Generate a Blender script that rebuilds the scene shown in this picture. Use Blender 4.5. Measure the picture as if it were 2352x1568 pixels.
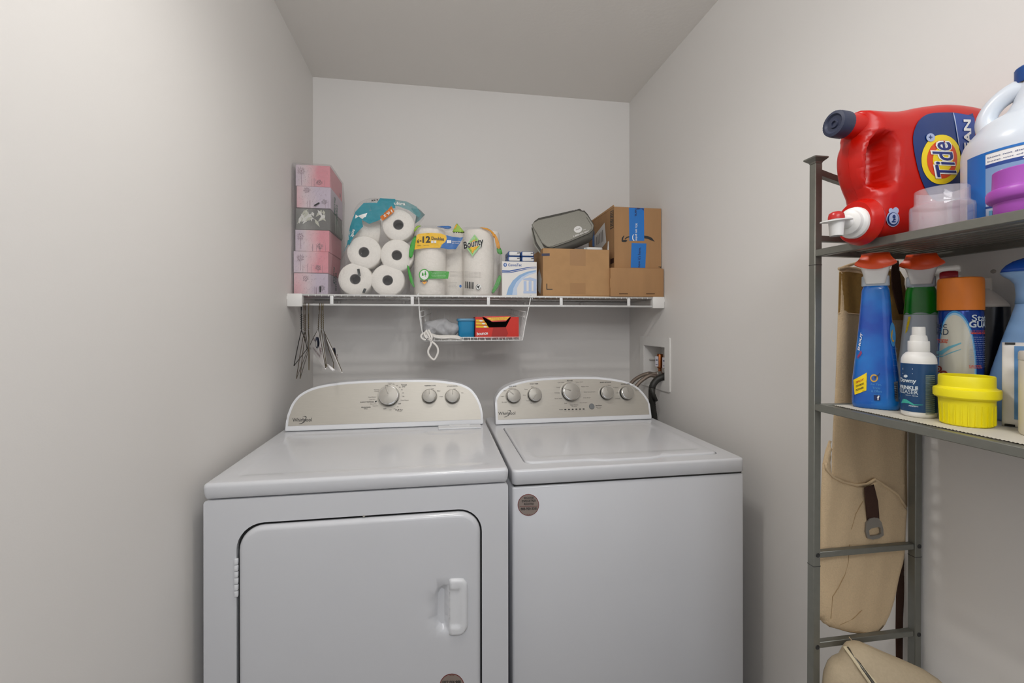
import bpy, bmesh, math, random
import numpy as np
from mathutils import Vector, Matrix
from mathutils.geometry import delaunay_2d_cdt
random.seed(7)
S = bpy.context.scene
for o in list(bpy.data.objects): bpy.data.objects.remove(o)

# ------------------------------------------------------------------ camera
CZ, F, YAW, ROLL, SH = 1.295, 1039.08, 0.1617, -0.0011, -41.2
cr = Vector((math.cos(YAW), -math.sin(YAW), 0)); cf = Vector((math.sin(YAW), math.cos(YAW), 0)); cu = Vector((0, 0, 1))
cr, cu = cr*math.cos(ROLL)+cu*math.sin(ROLL), cu*math.cos(ROLL)-cr*math.sin(ROLL)
EYE = Vector((0, 0, CZ))
cam = bpy.data.cameras.new('camera'); co = bpy.data.objects.new('camera', cam); S.collection.objects.link(co)
co.matrix_world = Matrix(((cr.x, cu.x, -cf.x, 0), (cr.y, cu.y, -cf.y, 0), (cr.z, cu.z, -cf.z, CZ), (0, 0, 0, 1)))
cam.sensor_width = 36; cam.lens = 36*F/2352; cam.shift_y = SH/2352; cam.clip_start = .02
S.camera = co

# ------------------------------------------------------------------ light
XL, XR, YB, H = -.586, 1.003, 2.271, 2.466
YF = -1.15
w = bpy.data.worlds.new('world'); S.world = w; w.use_nodes = True
w.node_tree.nodes['Background'].inputs[0].default_value = (.80, .86, 1, 1); w.node_tree.nodes['Background'].inputs[1].default_value = .5
def lamp(name, kind, loc, power, col, rot=(0, 0, 0), **k):
    l = bpy.data.lights.new(name, kind); l.energy = power; l.color = col
    for a, v in k.items(): setattr(l, a, v)
    o = bpy.data.objects.new(name, l); o.location = loc; o.rotation_euler = rot; S.collection.objects.link(o); return o
LX, LY = .05, .80
BP, SP_, HP, HC, TA = 1.4, 9, 3, 21, 80
for sx in (-1, 1): lamp('bulb_down_spot', 'SPOT', (LX+.055*sx, LY+.01*sx, 2.33), SP_, (1, .975, .945), spot_size=math.radians(168), spot_blend=1.0, shadow_soft_size=.028)  # spots added at the bulbs, weighting the light downward off the upper walls
lamp('bulb_light', 'POINT', (LX-.055, LY-.01, 2.33), BP, (1, .975, .945), shadow_soft_size=.028)
lamp('bulb_light', 'POINT', (LX+.055, LY+.01, 2.33), BP, (1, .975, .945), shadow_soft_size=.028)
lamp('high_fill_light', 'AREA', (.2, -.55, 2.40), HC, (.97, .98, 1), (math.radians(TA), 0, 0), shape='RECTANGLE', size=1.0, size_y=.6)  # added fill high behind the camera for back wall and tops, no known fixture
lamp('door_fill_light', 'AREA', (.2, YF+.05, 1.25), HP, (.90, .94, 1), (math.radians(90), 0, 0), shape='RECTANGLE', size=1.1, size_y=1.9)  # unseen soft fill added in the doorway, not a known lamp
S.view_settings.view_transform = 'Standard'; S.view_settings.look = 'None'; S.view_settings.gamma = 1
S.view_settings.exposure = .06; S.view_settings.use_curve_mapping = False

# ------------------------------------------------------------------ pixel rays
def ray(px, py):
    return cf + cr*((px-1176)/F) + cu*(-(py-784-SH)/F)
def at_y(px, py, y): r = ray(px, py); return EYE + r*(y/r.y)
def at_x(px, py, x): r = ray(px, py); return EYE + r*(x/r.x)
def at_z(px, py, z): r = ray(px, py); return EYE + r*((z-CZ)/r.z)
def hit(px, py, p0, n): r = ray(px, py); return EYE + r*((p0-EYE).dot(n)/r.dot(n))

# ------------------------------------------------------------------ materials
def lin(c):
    if isinstance(c, str): c = [int(c[i:i+2], 16)/255 for i in (0, 2, 4)]
    return tuple(((x/12.92) if x <= .04045 else ((x+.055)/1.055)**2.4) for x in c)
MC = {}
def mat(name, c, rough=.5, metal=0, spec=.5, noise=0, nscale=40, bump=0, bscale=200, alpha=None, trans=0, coat=0, c2=None, sss=0, stretch=None, sheen=0):
    if name in MC: return MC[name]
    m = bpy.data.materials.new(name); m.use_nodes = True; nt = m.node_tree; b = nt.nodes['Principled BSDF']
    L = lin(c); b.inputs['Base Color'].default_value = (*L, 1); b.inputs['Roughness'].default_value = rough
    b.inputs['Metallic'].default_value = metal; b.inputs['Specular IOR Level'].default_value = spec
    b.inputs['Transmission Weight'].default_value = trans; b.inputs['Coat Weight'].default_value = coat
    if sss: b.inputs['Subsurface Weight'].default_value = sss; b.inputs['Subsurface Radius'].default_value = (.01, .008, .006); b.inputs['Subsurface Scale'].default_value = .5
    if alpha is not None: b.inputs['Alpha'].default_value = alpha
    tc = nt.nodes.new('ShaderNodeTexCoord'); mp = nt.nodes.new('ShaderNodeMapping'); nt.links.new(tc.outputs['Object'], mp.inputs[0])
    if stretch: mp.inputs['Scale'].default_value = stretch
    if noise or c2:
        n = nt.nodes.new('ShaderNodeTexNoise'); n.inputs['Scale'].default_value = nscale; n.inputs['Detail'].default_value = 4
        nt.links.new(mp.outputs[0], n.inputs['Vector'])
        r = nt.nodes.new('ShaderNodeValToRGB'); d = noise or .0
        l2 = lin(c2) if c2 else tuple(x*(1-d) for x in L)
        r.color_ramp.elements[0].position = .35; r.color_ramp.elements[1].position = .65
        r.color_ramp.elements[0].color = (*l2, 1); r.color_ramp.elements[1].color = (*[min(1, x*(1+d*.4)) for x in L], 1)
        nt.links.new(n.outputs[0], r.inputs[0]); nt.links.new(r.outputs[0], b.inputs['Base Color'])
    if bump:
        n = nt.nodes.new('ShaderNodeTexNoise'); n.inputs['Scale'].default_value = bscale; n.inputs['Detail'].default_value = 3
        nt.links.new(mp.outputs[0], n.inputs['Vector'])
        bp = nt.nodes.new('ShaderNodeBump'); bp.inputs['Strength'].default_value = bump; bp.inputs['Distance'].default_value = .002
        nt.links.new(n.outputs[0], bp.inputs['Height']); nt.links.new(bp.outputs[0], b.inputs['Normal'])
    MC[name] = m; return m
def film(name, c=(1, 1, 1), op=.10, bscale=110, strength=1.0, rough=.13):
    if name in MC: return MC[name]
    m = bpy.data.materials.new(name); m.use_nodes = True; nt = m.node_tree; nt.nodes.clear()
    o = nt.nodes.new('ShaderNodeOutputMaterial'); tr = nt.nodes.new('ShaderNodeBsdfTransparent'); g = nt.nodes.new('ShaderNodeBsdfGlossy')
    d = nt.nodes.new('ShaderNodeBsdfDiffuse'); d.inputs[0].default_value = (*lin(c), 1)
    g.inputs['Roughness'].default_value = rough
    lw = nt.nodes.new('ShaderNodeLayerWeight'); lw.inputs[0].default_value = .5; pw_ = nt.nodes.new('ShaderNodeMath'); pw_.operation = 'POWER'; pw_.inputs[1].default_value = 4; fr = nt.nodes.new('ShaderNodeMath'); fr.operation = 'MULTIPLY_ADD'; fr.inputs[1].default_value = .45; fr.inputs[2].default_value = .05
    nt.links.new(lw.outputs['Facing'], pw_.inputs[0]); nt.links.new(pw_.outputs[0], fr.inputs[0])
    tc = nt.nodes.new('ShaderNodeTexCoord'); n = nt.nodes.new('ShaderNodeTexNoise'); n.inputs['Scale'].default_value = bscale; n.inputs['Detail'].default_value = 5
    n.inputs['Distortion'].default_value = 1.2
    nt.links.new(tc.outputs['Object'], n.inputs['Vector'])
    bp = nt.nodes.new('ShaderNodeBump'); bp.inputs['Strength'].default_value = strength; bp.inputs['Distance'].default_value = .012
    nt.links.new(n.outputs[0], bp.inputs['Height']); nt.links.new(bp.outputs[0], g.inputs['Normal']); nt.links.new(bp.outputs[0], lw.inputs['Normal'])
    m1 = nt.nodes.new('ShaderNodeMixShader'); m1.inputs[0].default_value = op; nt.links.new(tr.outputs[0], m1.inputs[1]); nt.links.new(d.outputs[0], m1.inputs[2])
    m2 = nt.nodes.new('ShaderNodeMixShader'); nt.links.new(fr.outputs[0], m2.inputs[0]); nt.links.new(m1.outputs[0], m2.inputs[1]); nt.links.new(g.outputs[0], m2.inputs[2])
    nt.links.new(m2.outputs[0], o.inputs[0]); MC[name] = m; return m

M_wall = mat('wall paint', 'e3e0dc', .55, bump=.05, bscale=260, spec=.3)
M_ceil = mat('ceiling paint', 'ece9e4', .8, bump=.30, bscale=60, spec=.2)
M_floor = mat('vinyl floor', '9a938a', .4, noise=.15, nscale=8)
M_enam = mat('white enamel', 'd0d1d4', .16, spec=.5)
M_enam2 = mat('white plastic shell', 'dcdddf', .3)
M_panel = mat('champagne control panel', 'b3aea4', .42, metal=.35, noise=.02, nscale=300, stretch=(.1, 1, 1))
M_black = mat('black print', '262625', .5); M_grey = mat('grey print', '77736c', .5)
M_chrome = mat('chrome', 'dcdcdc', .12, metal=1); M_silver = mat('satin silver', 'a09c94', .42, metal=.45)
M_dark = mat('dark gap plastic', '2a2a29', .6)
M_wire = mat('white coated wire', 'e6e6e4', .35)
M_rack = mat('grey-green powder coated steel', '7c7c74', .38, metal=.45, noise=.05, nscale=60)
M_card = mat('corrugated cardboard', 'a98158', .85, noise=.06, nscale=25, bump=.15, bscale=120, stretch=(1, 1, .15))
M_card2 = mat('light cardboard', 'b48c60', .85, noise=.05, nscale=25)
M_white = mat('white plastic', 'e4e2de', .35); M_whitep = mat('white print', 'ecebe8', .5)
M_paper = mat('soft tissue paper', 'f3eee6', .95, bump=.6, bscale=160)
M_towel = mat('quilted paper towel', 'f3ede4', .95, bump=.9, bscale=110)
M_film = film('clear crinkled film', op=.05)
M_canvas = mat('cream canvas', 'd2b893', .95, noise=.05, nscale=300, bump=.5, bscale=380)

# ------------------------------------------------------------------ object helpers
def link(name, me, m, parent=None, base=None, smooth=False):
    """me has world-space vertices; origin is put at the thing's base"""
    if m: me.materials.append(m)
    if parent is not None:
        r = parent
        while r.parent: r = r.parent
        L = Vector(r.location)
    else:
        n = len(me.vertices); a = np.empty(n*3); me.vertices.foreach_get('co', a); a = a.reshape(-1, 3)
        L = Vector(((a[:, 0].min()+a[:, 0].max())/2, (a[:, 1].min()+a[:, 1].max())/2, a[:, 2].min()))
    me.transform(Matrix.Translation(-L))
    if smooth: me.polygons.foreach_set('use_smooth', [True]*len(me.polygons))
    o = bpy.data.objects.new(name, me); S.collection.objects.link(o)
    if parent is not None: o.parent = parent
    else: o.location = L
    if smooth and smooth != 'all': 
        try: me.set_sharp_from_angle(angle=math.radians(smooth if smooth is not True else 40))
        except Exception: pass
    return o
def tag(o, label=None, cat=None, group=None, kind=None):
    if label: o['label'] = label
    if cat: o['category'] = cat
    if group: o['group'] = group
    if kind: o['kind'] = kind
    return o
def thing(name, label, cat, loc, group=None):
    o = bpy.data.objects.new(name, None); o.location = loc; o.empty_display_size = .03; S.collection.objects.link(o)
    return tag(o, label, cat, group)
def pyd(name, v, f, m, parent=None, smooth=False):
    me = bpy.data.meshes.new(name); me.from_pydata([tuple(x) for x in v], [], f); me.validate(); me.update()
    return link(name, me, m, parent, smooth=smooth)
def fix(bm): bmesh.ops.recalc_face_normals(bm, faces=bm.faces)
def frombm(name, bm, m, parent=None, smooth=False):
    fix(bm); me = bpy.data.meshes.new(name); bm.to_mesh(me); bm.free(); return link(name, me, m, parent, smooth=smooth)
def abox(bm, x0, x1, y0, y1, z0, z1, bev=0, seg=2):
    vs = [bm.verts.new(p) for p in ((x0, y0, z0), (x1, y0, z0), (x1, y1, z0), (x0, y1, z0), (x0, y0, z1), (x1, y0, z1), (x1, y1, z1), (x0, y1, z1))]
    fs = [bm.faces.new([vs[i] for i in q]) for q in ((3, 2, 1, 0), (4, 5, 6, 7), (0, 1, 5, 4), (1, 2, 6, 5), (2, 3, 7, 6), (3, 0, 4, 7))]
    if bev: bmesh.ops.bevel(bm, geom=list({e for f in fs for e in f.edges}), offset=bev, segments=seg, profile=.5, affect='EDGES')
def box(name, x0, x1, y0, y1, z0, z1, m, parent=None, bev=0, seg=2):
    bm = bmesh.new(); abox(bm, x0, x1, y0, y1, z0, z1, bev, seg); return frombm(name, bm, m, parent, smooth=bool(bev))
def obox(bm, c, X, Y, Z, a, b, d, bev=0, seg=2):
    """oriented box centre c, half sizes a,b,d"""
    vs = [bm.verts.new(Vector(c)+X*(a*i)+Y*(b*j)+Z*(d*k)) for k in (-1, 1) for j in (-1, 1) for i in (-1, 1)]
    fs = [bm.faces.new([vs[i] for i in q]) for q in ((0, 2, 3, 1), (4, 5, 7, 6), (0, 1, 5, 4), (1, 3, 7, 5), (3, 2, 6, 7), (2, 0, 4, 6))]
    if bev: bmesh.ops.bevel(bm, geom=list({e for f in fs for e in f.edges}), offset=bev, segments=seg, profile=.5, affect='EDGES')
def smoothc(pts, n=6, closed=True):
    P = [Vector(p) for p in pts]; N = len(P); out = []
    rng = range(N) if closed else range(N-1)
    for i in rng:
        g = lambda k: P[k % N] if closed else P[max(0, min(N-1, k))]
        a, b, c, d = g(i-1), g(i), g(i+1), g(i+2)
        for k in range(n):
            t = k/n
            out.append(.5*((2*b)+(c-a)*t+(2*a-5*b+4*c-d)*t*t+(3*b-a-3*c+d)*t**3))
    if not closed: out.append(P[-1])
    return out
def atube(V, Fc, path, r, n=8, closed=False, cap=True, flat=None):
    """append a tube; r number or list; flat=(scaleA, scaleB, refvec)"""
    P = [Vector(p) for p in path]; N = len(P); base0 = len(V)
    t0 = (P[1]-P[0]).normalized()
    ref = flat[2] if flat else (Vector((0, 0, 1)) if abs(t0.z) < .9 else Vector((1, 0, 0)))
    u = (ref-t0*ref.dot(t0)).normalized()
    for i in range(N):
        if closed: t = (P[(i+1) % N]-P[i-1]).normalized()
        else: t = (P[min(i+1, N-1)]-P[max(i-1, 0)]).normalized()
        if flat: u = (flat[2]-t*flat[2].dot(t)).normalized()
        else: u = (u-t*u.dot(t)).normalized()
        v = t.cross(u); rr = r[i] if isinstance(r, (list, tuple)) else r
        for k in range(n):
            a = 2*math.pi*(k+.5)/n; V.append(P[i]+(u*math.cos(a)*(flat[0] if flat else 1)+v*math.sin(a)*(flat[1] if flat else 1))*rr)
    for i in range(N if closed else N-1):
        a = base0+i*n; b = base0+((i+1) % N)*n
        for k in range(n): Fc.append((a+k, a+(k+1) % n, b+(k+1) % n, b+k))
    if cap and not closed:
        Fc.append(tuple(base0+k for k in reversed(range(n)))); Fc.append(tuple(base0+(N-1)*n+k for k in range(n)))
def tube(name, path, r, m, parent=None, n=8, closed=False, flat=None):
    V, Fc = [], []; atube(V, Fc, path, r, n, closed, flat=flat); return pyd(name, V, Fc, m, parent, smooth='all' if n > 5 else False)
def tubes(name, paths, r, m, parent=None, n=6):
    V, Fc = [], []
    for p in paths: atube(V, Fc, p, r, n)
    return pyd(name, V, Fc, m, parent, smooth='all' if n > 5 else False)
def loft(name, rings, m, parent=None, cap=True, smooth=50, closed_v=False):
    n = len(rings[0]); V = [Vector(p) for r in rings for p in r]; Fc = []
    for i in range(len(rings)-1):
        for k in range(n): Fc.append((i*n+k, i*n+(k+1) % n, (i+1)*n+(k+1) % n, (i+1)*n+k))
    if cap: Fc.append(tuple(reversed(range(n)))); Fc.append(tuple((len(rings)-1)*n+k for k in range(n)))
    return pyd(name, V, Fc, m, parent, smooth=smooth)
def ring(cx, cy, z, a, b=None, p=2, n=36, rot=0):
    b = a if b is None else b; out = []
    for k in range(n):
        t = 2*math.pi*k/n; c, s = math.cos(t), math.sin(t)
        x = a*math.copysign(abs(c)**(2/p), c); y = b*math.copysign(abs(s)**(2/p), s)
        out.append(Vector((cx+x*math.cos(rot)-y*math.sin(rot), cy+x*math.sin(rot)+y*math.cos(rot), z)))
    return out
def lathe(name, prof, c, m, parent=None, axis=None, n=36, cap=False, smooth=35, rib=None):
    """prof [(r, h)] about axis through c"""
    A = (axis or Vector((0, 0, 1))).normalized(); U = (A.orthogonal()).normalized(); W = A.cross(U)
    rings = []
    for i, (r, h) in enumerate(prof):
        rr = []
        for k in range(n):
            q = r*(1+(rib if (rib and k % 2) else 0)); t = 2*math.pi*k/n
            rr.append(Vector(c)+A*h+(U*math.cos(t)+W*math.sin(t))*q)
        rings.append(rr)
    return loft(name, rings, m, parent, cap, smooth)

# ---- surfaces for print, dents and lettering
def inpoly(P, q):
    A = np.asarray(P, float)[:, :2]; B = np.roll(A, 1, 0); q = np.asarray(q, float); dy = B[:, 1]-A[:, 1]; dy = np.where(dy == 0, 1e-12, dy); out = []
    for i in range(0, len(q), 2000):
        x = q[i:i+2000, 0:1]; y = q[i:i+2000, 1:2]
        c = ((A[:, 1] > y) != (B[:, 1] > y)) & (x < (B[:, 0]-A[:, 0])*(y-A[:, 1])/dy+A[:, 0]); out.append(c.sum(1) % 2 == 1)
    return np.concatenate(out) if out else np.zeros(0, bool)
def pdist(P, q):
    A = np.asarray(P, float); AB = np.roll(A, -1, 0)-A; L = np.maximum((AB**2).sum(1), 1e-14); q = np.asarray(q, float); out = []
    for i in range(0, len(q), 2000):
        Q = q[i:i+2000, None, :]-A[None]; t = np.clip((Q*AB).sum(2)/L, 0, 1); D = Q-t[..., None]*AB
        out.append(np.sqrt((D**2).sum(2)).min(1))
    return np.concatenate(out) if out else np.zeros(0)
class Surf:
    def __init__(s, p0, U, V, hf=None):
        s.p0 = Vector(p0); s.U = Vector(U).normalized(); V = Vector(V); s.V = (V-s.U*V.dot(s.U)).normalized(); s.N = s.U.cross(s.V); s.hf = hf; s.hv = None
    def h(s, u, v): return s.hf(u, v) if s.hf else 0
    def px(s, x, y):
        h = 0
        for _ in range(4 if s.hf else 1):
            q = hit(x, y, s.p0+s.N*h, s.N)-s.p0; u, v = q.dot(s.U), q.dot(s.V); h = s.h(u, v)
        return (u, v)
    def pos(s, u, v, off=0): return s.p0+s.U*u+s.V*v+s.N*(s.h(u, v)+off)
    def many(s, uv, off=0):
        if s.hv is None: return [s.pos(a, b, off) for a, b in uv]
        return [s.p0+s.U*a+s.V*b+s.N*(h+off) for (a, b), h in zip(uv, s.hv(np.array([(a, b) for a, b in uv])))]
class Cyl:
    """vertical body; rf(theta, z) -> radius"""
    def __init__(s, c, rf): s.c = Vector((c[0], c[1], 0)); s.rf = rf if callable(rf) else (lambda t, z: rf)
    def px(s, x, y):
        r = ray(x, y); th = math.atan2(-r.y, -r.x); z = CZ; R = s.rf(th, z)
        for _ in range(8):
            a = r.x**2+r.y**2; b = -2*(r.x*s.c.x+r.y*s.c.y); c = s.c.x**2+s.c.y**2-R*R; D = b*b-4*a*c
            t = (-b-math.sqrt(max(D, 0)))/(2*a); p = EYE+r*t; z = p.z
            th = math.atan2(p.y-s.c.y, p.x-s.c.x); R = s.rf(th, z)
        return ((th if th < 0 else th-2*math.pi)*.03, z)
    def pos(s, u, v, off=0):
        t = u/.03; R = s.rf(t, v)+off; return Vector((s.c.x+R*math.cos(t), s.c.y+R*math.sin(t), v))
    def many(s, uv, off=0): return [s.pos(a, b, off) for a, b in uv]
def cdt(poly, extra=()):
    pts = [Vector(p[:2]) for p in poly]; n = len(pts); ed = [(i, (i+1) % n) for i in range(n)]
    r = delaunay_2d_cdt(pts+[Vector(e) for e in extra], ed, [], 0, 1e-7)
    v = [tuple(a) for a in r[0]]; A = np.array([(p[0], p[1]) for p in poly]); f = [t for t in r[2]]
    if not f: return v, []
    c = np.array([[(v[t[0]][k]+v[t[1]][k]+v[t[2]][k])/3 for k in (0, 1)] for t in f]); ok = inpoly(A, c)
    return v, [t for t, o in zip(f, ok) if o]
def gridpts(poly, sp, margin=.4):
    A = np.array(poly); x = np.arange(A[:, 0].min(), A[:, 0].max(), sp); y = np.arange(A[:, 1].min(), A[:, 1].max(), sp)
    G = np.array(np.meshgrid(x, y)).reshape(2, -1).T
    if not len(G): return []
    G = G[inpoly(A, G)]
    if not len(G): return []
    return [tuple(g) for g in G[pdist(A, G) > sp*margin]]
def densify(poly, d):
    out = []
    for i, a in enumerate(poly):
        b = poly[(i+1) % len(poly)]; L = math.dist(a[:2], b[:2]); k = max(1, int(L/d))
        out += [(a[0]+(b[0]-a[0])*j/k, a[1]+(b[1]-a[1])*j/k) for j in range(k)]
    return out
def decal(name, surf, pts, m, parent, off=.0006, sp=None, px=True, sm=0, label=None):
    if sm: pts = [(p.x, p.y) for p in smoothc([(a, b, 0) for a, b in pts], sm)]
    uv = [surf.px(*p) for p in pts] if px else list(pts)
    if sp: uv = densify(uv, sp)
    v, f = cdt(uv, gridpts(uv, sp) if sp else ())
    o = pyd(name, surf.many(v, off), f, m, parent, smooth='all' if sp else False)
    if label: o['label'] = label
    return o
def rect(cx, cy, w, h, sl=0): return [(cx-w/2, cy+h/2-sl*w/2), (cx+w/2, cy+h/2+sl*w/2), (cx+w/2, cy-h/2+sl*w/2), (cx-w/2, cy-h/2-sl*w/2)]
def ell(cx, cy, a, b=None, n=28, rot=0):
    b = a if b is None else b; c, s = math.cos(rot), math.sin(rot)
    return [(cx+a*math.cos(t)*c-b*math.sin(t)*s, cy+a*math.cos(t)*s+b*math.sin(t)*c) for t in [2*math.pi*k/n for k in range(n)]]
TC = {}
def textdata(s, bold):
    if (s, bold) in TC: return TC[(s, bold)]
    c = bpy.data.curves.new('t', 'FONT'); c.body = s; c.resolution_u = 3; c.offset = bold; c.fill_mode = 'FRONT'
    o = bpy.data.objects.new('t', c); S.collection.objects.link(o); bpy.context.view_layer.update()
    me = bpy.data.meshes.new_from_object(o.evaluated_get(bpy.context.evaluated_depsgraph_get()))
    v = np.array([tuple(q.co)[:2] for q in me.vertices]); f = [tuple(p.vertices) for p in me.polygons]
    bpy.data.objects.remove(o); bpy.data.curves.remove(c); bpy.data.meshes.remove(me)
    if len(v): v = (v-v.min(0))/np.maximum(v.max(0)-v.min(0), 1e-6)
    TC[(s, bold)] = (v, f); return v, f
def text(s, surf, A, B, C, m, parent, off=.0012, bold=.0, name='lettering', bend=0):
    """A baseline start, B baseline end, C top above A (all pixels)"""
    v, f = textdata(s, bold)
    if not len(v): return
    a, b, c = [np.array(surf.px(*q)) for q in (A, B, C)]
    uv = [a+(b-a)*p[0]+(c-a)*(p[1]+bend*math.sin(math.pi*p[0])) for p in v]
    return pyd(name, surf.many(uv, off), f, m, parent)
def txt(s, surf, cx, cy, w, h, m, parent, sl=0, bold=0, off=.0012, name='lettering'):
    return text(s, surf, (cx-w/2, cy+h/2-sl*w/2), (cx+w/2, cy+h/2+sl*w/2), (cx-w/2, cy-h/2-sl*w/2), m, parent, off, bold, name)
def vtxt(s, surf, cx, cy, L, h, m, parent, bold=0, up=False, off=.0012, lean=0):
    """text that reads downwards (or upwards)"""
    if up: return text(s, surf, (cx+h/2, cy+L/2), (cx+h/2+lean, cy-L/2), (cx-h/2, cy+L/2), m, parent, off, bold)
    return text(s, surf, (cx-h/2, cy-L/2), (cx-h/2+lean, cy+L/2), (cx+h/2, cy-L/2), m, parent, off, bold)

def pillow(name, surf, outline, T, R, m, parent=None, dents=(), sp=.01, Tb=None, px=True, sm=0, wob=None, p=2.0):
    """solid with rounded rim standing on surf's plane. T front half depth, R rim radius; dents (poly, depth, soft)
    returns object and a Surf riding on its front"""
    if sm: outline = [(q.x, q.y) for q in smoothc([(a, b, 0) for a, b in outline], sm)]
    uv = [surf.px(*q) for q in outline] if px else list(outline)
    D = []
    for d in dents:
        dp = [Surf(surf.p0+surf.N*T, surf.U, surf.V).px(*q) for q in d[0]] if (px or abs(d[0][0][0]) > 50) else list(d[0]); D.append((densify(dp, sp), d[1], d[2]))
    ed = densify(uv, sp); P = np.array(ed)
    area = sum(a[0]*b[1]-b[0]*a[1] for a, b in zip(ed, ed[1:]+ed[:1])); sg = 1 if area > 0 else -1
    extra = []
    nrm = []
    for i in range(len(ed)):
        a, b = P[i-1], P[(i+1) % len(ed)]; t = b-a; t = t/(np.hypot(*t) or 1); nrm.append(np.array((-t[1], t[0]))*sg)
    nrm = np.array(nrm)
    for fr in (.03, .12, .28, .5, .78, 1.02):
        q = P+nrm*R*fr; ok = inpoly(P, q) & (pdist(P, q) > R*fr*.93); extra += [tuple(x) for x in q[ok]]
    g = gridpts(ed, sp*1.3)
    if g:
        g = np.array(g); g = g[pdist(P, g) > R*1.15]; extra += [tuple(x) for x in g]
    for dp, dd, so in D:
        A = np.array(dp); fine = min(so*.4, sp)
        extra += [tuple(q) for q in gridpts(dp, fine, .1)]+[tuple(q) for q in dp if inpoly(P, np.array([q]))[0]]
    def prof(q):
        d = pdist(P, q); d = np.where(inpoly(P, q), d, 0); x = 1-np.clip(d/R, 0, 1); return (1-x**p)**(1/p)
    def dent(q):
        r = np.zeros(len(q))
        for dp, dd, so in D:
            A = np.array(dp); d = np.where(inpoly(A, q), pdist(A, q), 0); x = np.clip(d/so, 0, 1); r += dd*(x*x*(3-2*x))
        return r
    v, f = cdt(ed, extra); q = np.array([(a[0], a[1]) for a in v]); h = prof(q); dn = dent(q); n = len(v); Tb_ = T if Tb is None else Tb
    wb = wob(q) if wob else np.zeros(n)
    front = [surf.p0+surf.U*a+surf.V*b+surf.N*(T*hh-dd+ww*hh) for (a, b), hh, dd, ww in zip(q, h, dn, wb)]
    isb = h < 1e-6; vv = list(front); bi = {}
    for i in range(n):
        if isb[i]: bi[i] = i
        else: bi[i] = len(vv); vv.append(surf.p0+surf.U*q[i][0]+surf.V*q[i][1]-surf.N*(Tb_*h[i]))
    ff = [tuple(t) for t in f]+[tuple(bi[k] for k in reversed(t)) for t in f if len({bi[k] for k in t}) == 3 and not all(isb[k] for k in t)]
    o = pyd(name, vv, ff, m, parent, smooth='all')
    def hf(u, v_):
        qq = np.array([(u, v_)]); hh = prof(qq)[0]; return T*hh-dent(qq)[0]+(wob(qq)[0]*hh if wob else 0)
    S_ = Surf(surf.p0, surf.U, surf.V, hf); S_.hv = lambda Q: T*prof(Q)-dent(Q)+(wob(Q)*prof(Q) if wob else 0)
    return o, S_
def plate(name, surf, outer, hole, depth, m, parent=None, px=False, hdepth=None):
    """flat plate with a hole; front on surf, thickness depth backwards"""
    o_ = [surf.px(*q) for q in outer] if px else list(outer); h_ = [surf.px(*q) for q in hole] if px else list(hole)
    pts = [Vector(p) for p in o_+h_]; no, nh = len(o_), len(h_)
    ed = [(i, (i+1) % no) for i in range(no)]+[(no+i, no+(i+1) % nh) for i in range(nh)]
    r = delaunay_2d_cdt(pts, ed, [], 0, 1e-7); v = [tuple(a) for a in r[0]]; n = len(v)
    c = np.array([[(v[t[0]][k]+v[t[1]][k]+v[t[2]][k])/3 for k in (0, 1)] for t in r[2]])
    ok = inpoly(np.array(o_), c) & ~inpoly(np.array(h_), c); F_ = [tuple(t) for t, k in zip(r[2], ok) if k]
    V = [surf.pos(a, b) for a, b in v]+[surf.pos(a, b, -depth) for a, b in v]
    Fs = F_+[tuple(n+k for k in reversed(t)) for t in F_]
    for i in range(no): j = (i+1) % no; Fs.append((i, j, n+j, n+i))
    for i in range(nh): a = no+i; b = no+(i+1) % nh; Fs.append((a, n+a, n+b, b))
    return pyd(name, V, Fs, m, parent)
def rrect(x0, x1, y0, y1, r, n=8):
    out = []
    for cx, cy, a0 in ((x1-r, y0+r, -90), (x1-r, y1-r, 0), (x0+r, y1-r, 90), (x0+r, y0+r, 180)):
        for k in range(n+1): a = math.radians(a0+90*k/n); out.append((cx+r*math.cos(a), cy+r*math.sin(a)))
    return out
X3, Y3, Z3 = Vector((1, 0, 0)), Vector((0, 1, 0)), Vector((0, 0, 1))
def frontplane(y): return Surf((0, y, 0), X3, Z3)          # N = X x Z = -Y, faces the camera
def prism(name, surf, pts, depth, m, parent=None, px=True, bev=0, off=0):
    uv = [surf.px(*q) for q in pts] if px else list(pts)
    bm = bmesh.new(); a = [bm.verts.new(surf.pos(u, v, off)) for u, v in uv]; b = [bm.verts.new(surf.pos(u, v, off-depth)) for u, v in uv]; n = len(a)
    f0 = bm.faces.new(a); bm.faces.new(list(reversed(b)))
    for i in range(n): bm.faces.new((a[i], b[i], b[(i+1) % n], a[(i+1) % n]))
    if bev: bmesh.ops.bevel(bm, geom=list(f0.edges), offset=bev, segments=3, profile=.5, affect='EDGES')
    return frombm(name, bm, m, parent, smooth=30 if bev else False)


# ------------------------------------------------------------------ the room
def struct(name, *a, **k): return tag(box(name, *a, **k), kind='structure')
struct('floor', XL-.1, XR+.1, YF-.1, YB+.1, -.1, 0, M_floor)
struct('ceiling', XL-.1, XR+.1, YF-.1, YB+.1, H, H+.1, M_ceil)
struct('wall_left', XL-.1, XL, YF-.1, YB+.1, 0, H, M_wall)
struct('wall_back', XL, XR, YB, YB+.1, 0, H, M_wall)
RW = Surf((XR, 0, 0), -Y3, Z3)
hy0, hy1, hz0, hz1 = 1.8836, 2.094, 1.035, 1.19
tag(plate('wall_right', RW, [(-YB-.1, 0), (-YF+.1, 0), (-YF+.1, H), (-YB-.1, H)], [(-hy1, hz0), (-hy0, hz0), (-hy0, hz1), (-hy1, hz1)], .1, M_wall), kind='structure')
FW = Surf((0, YF-.1, 0), -X3, Z3)
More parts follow.
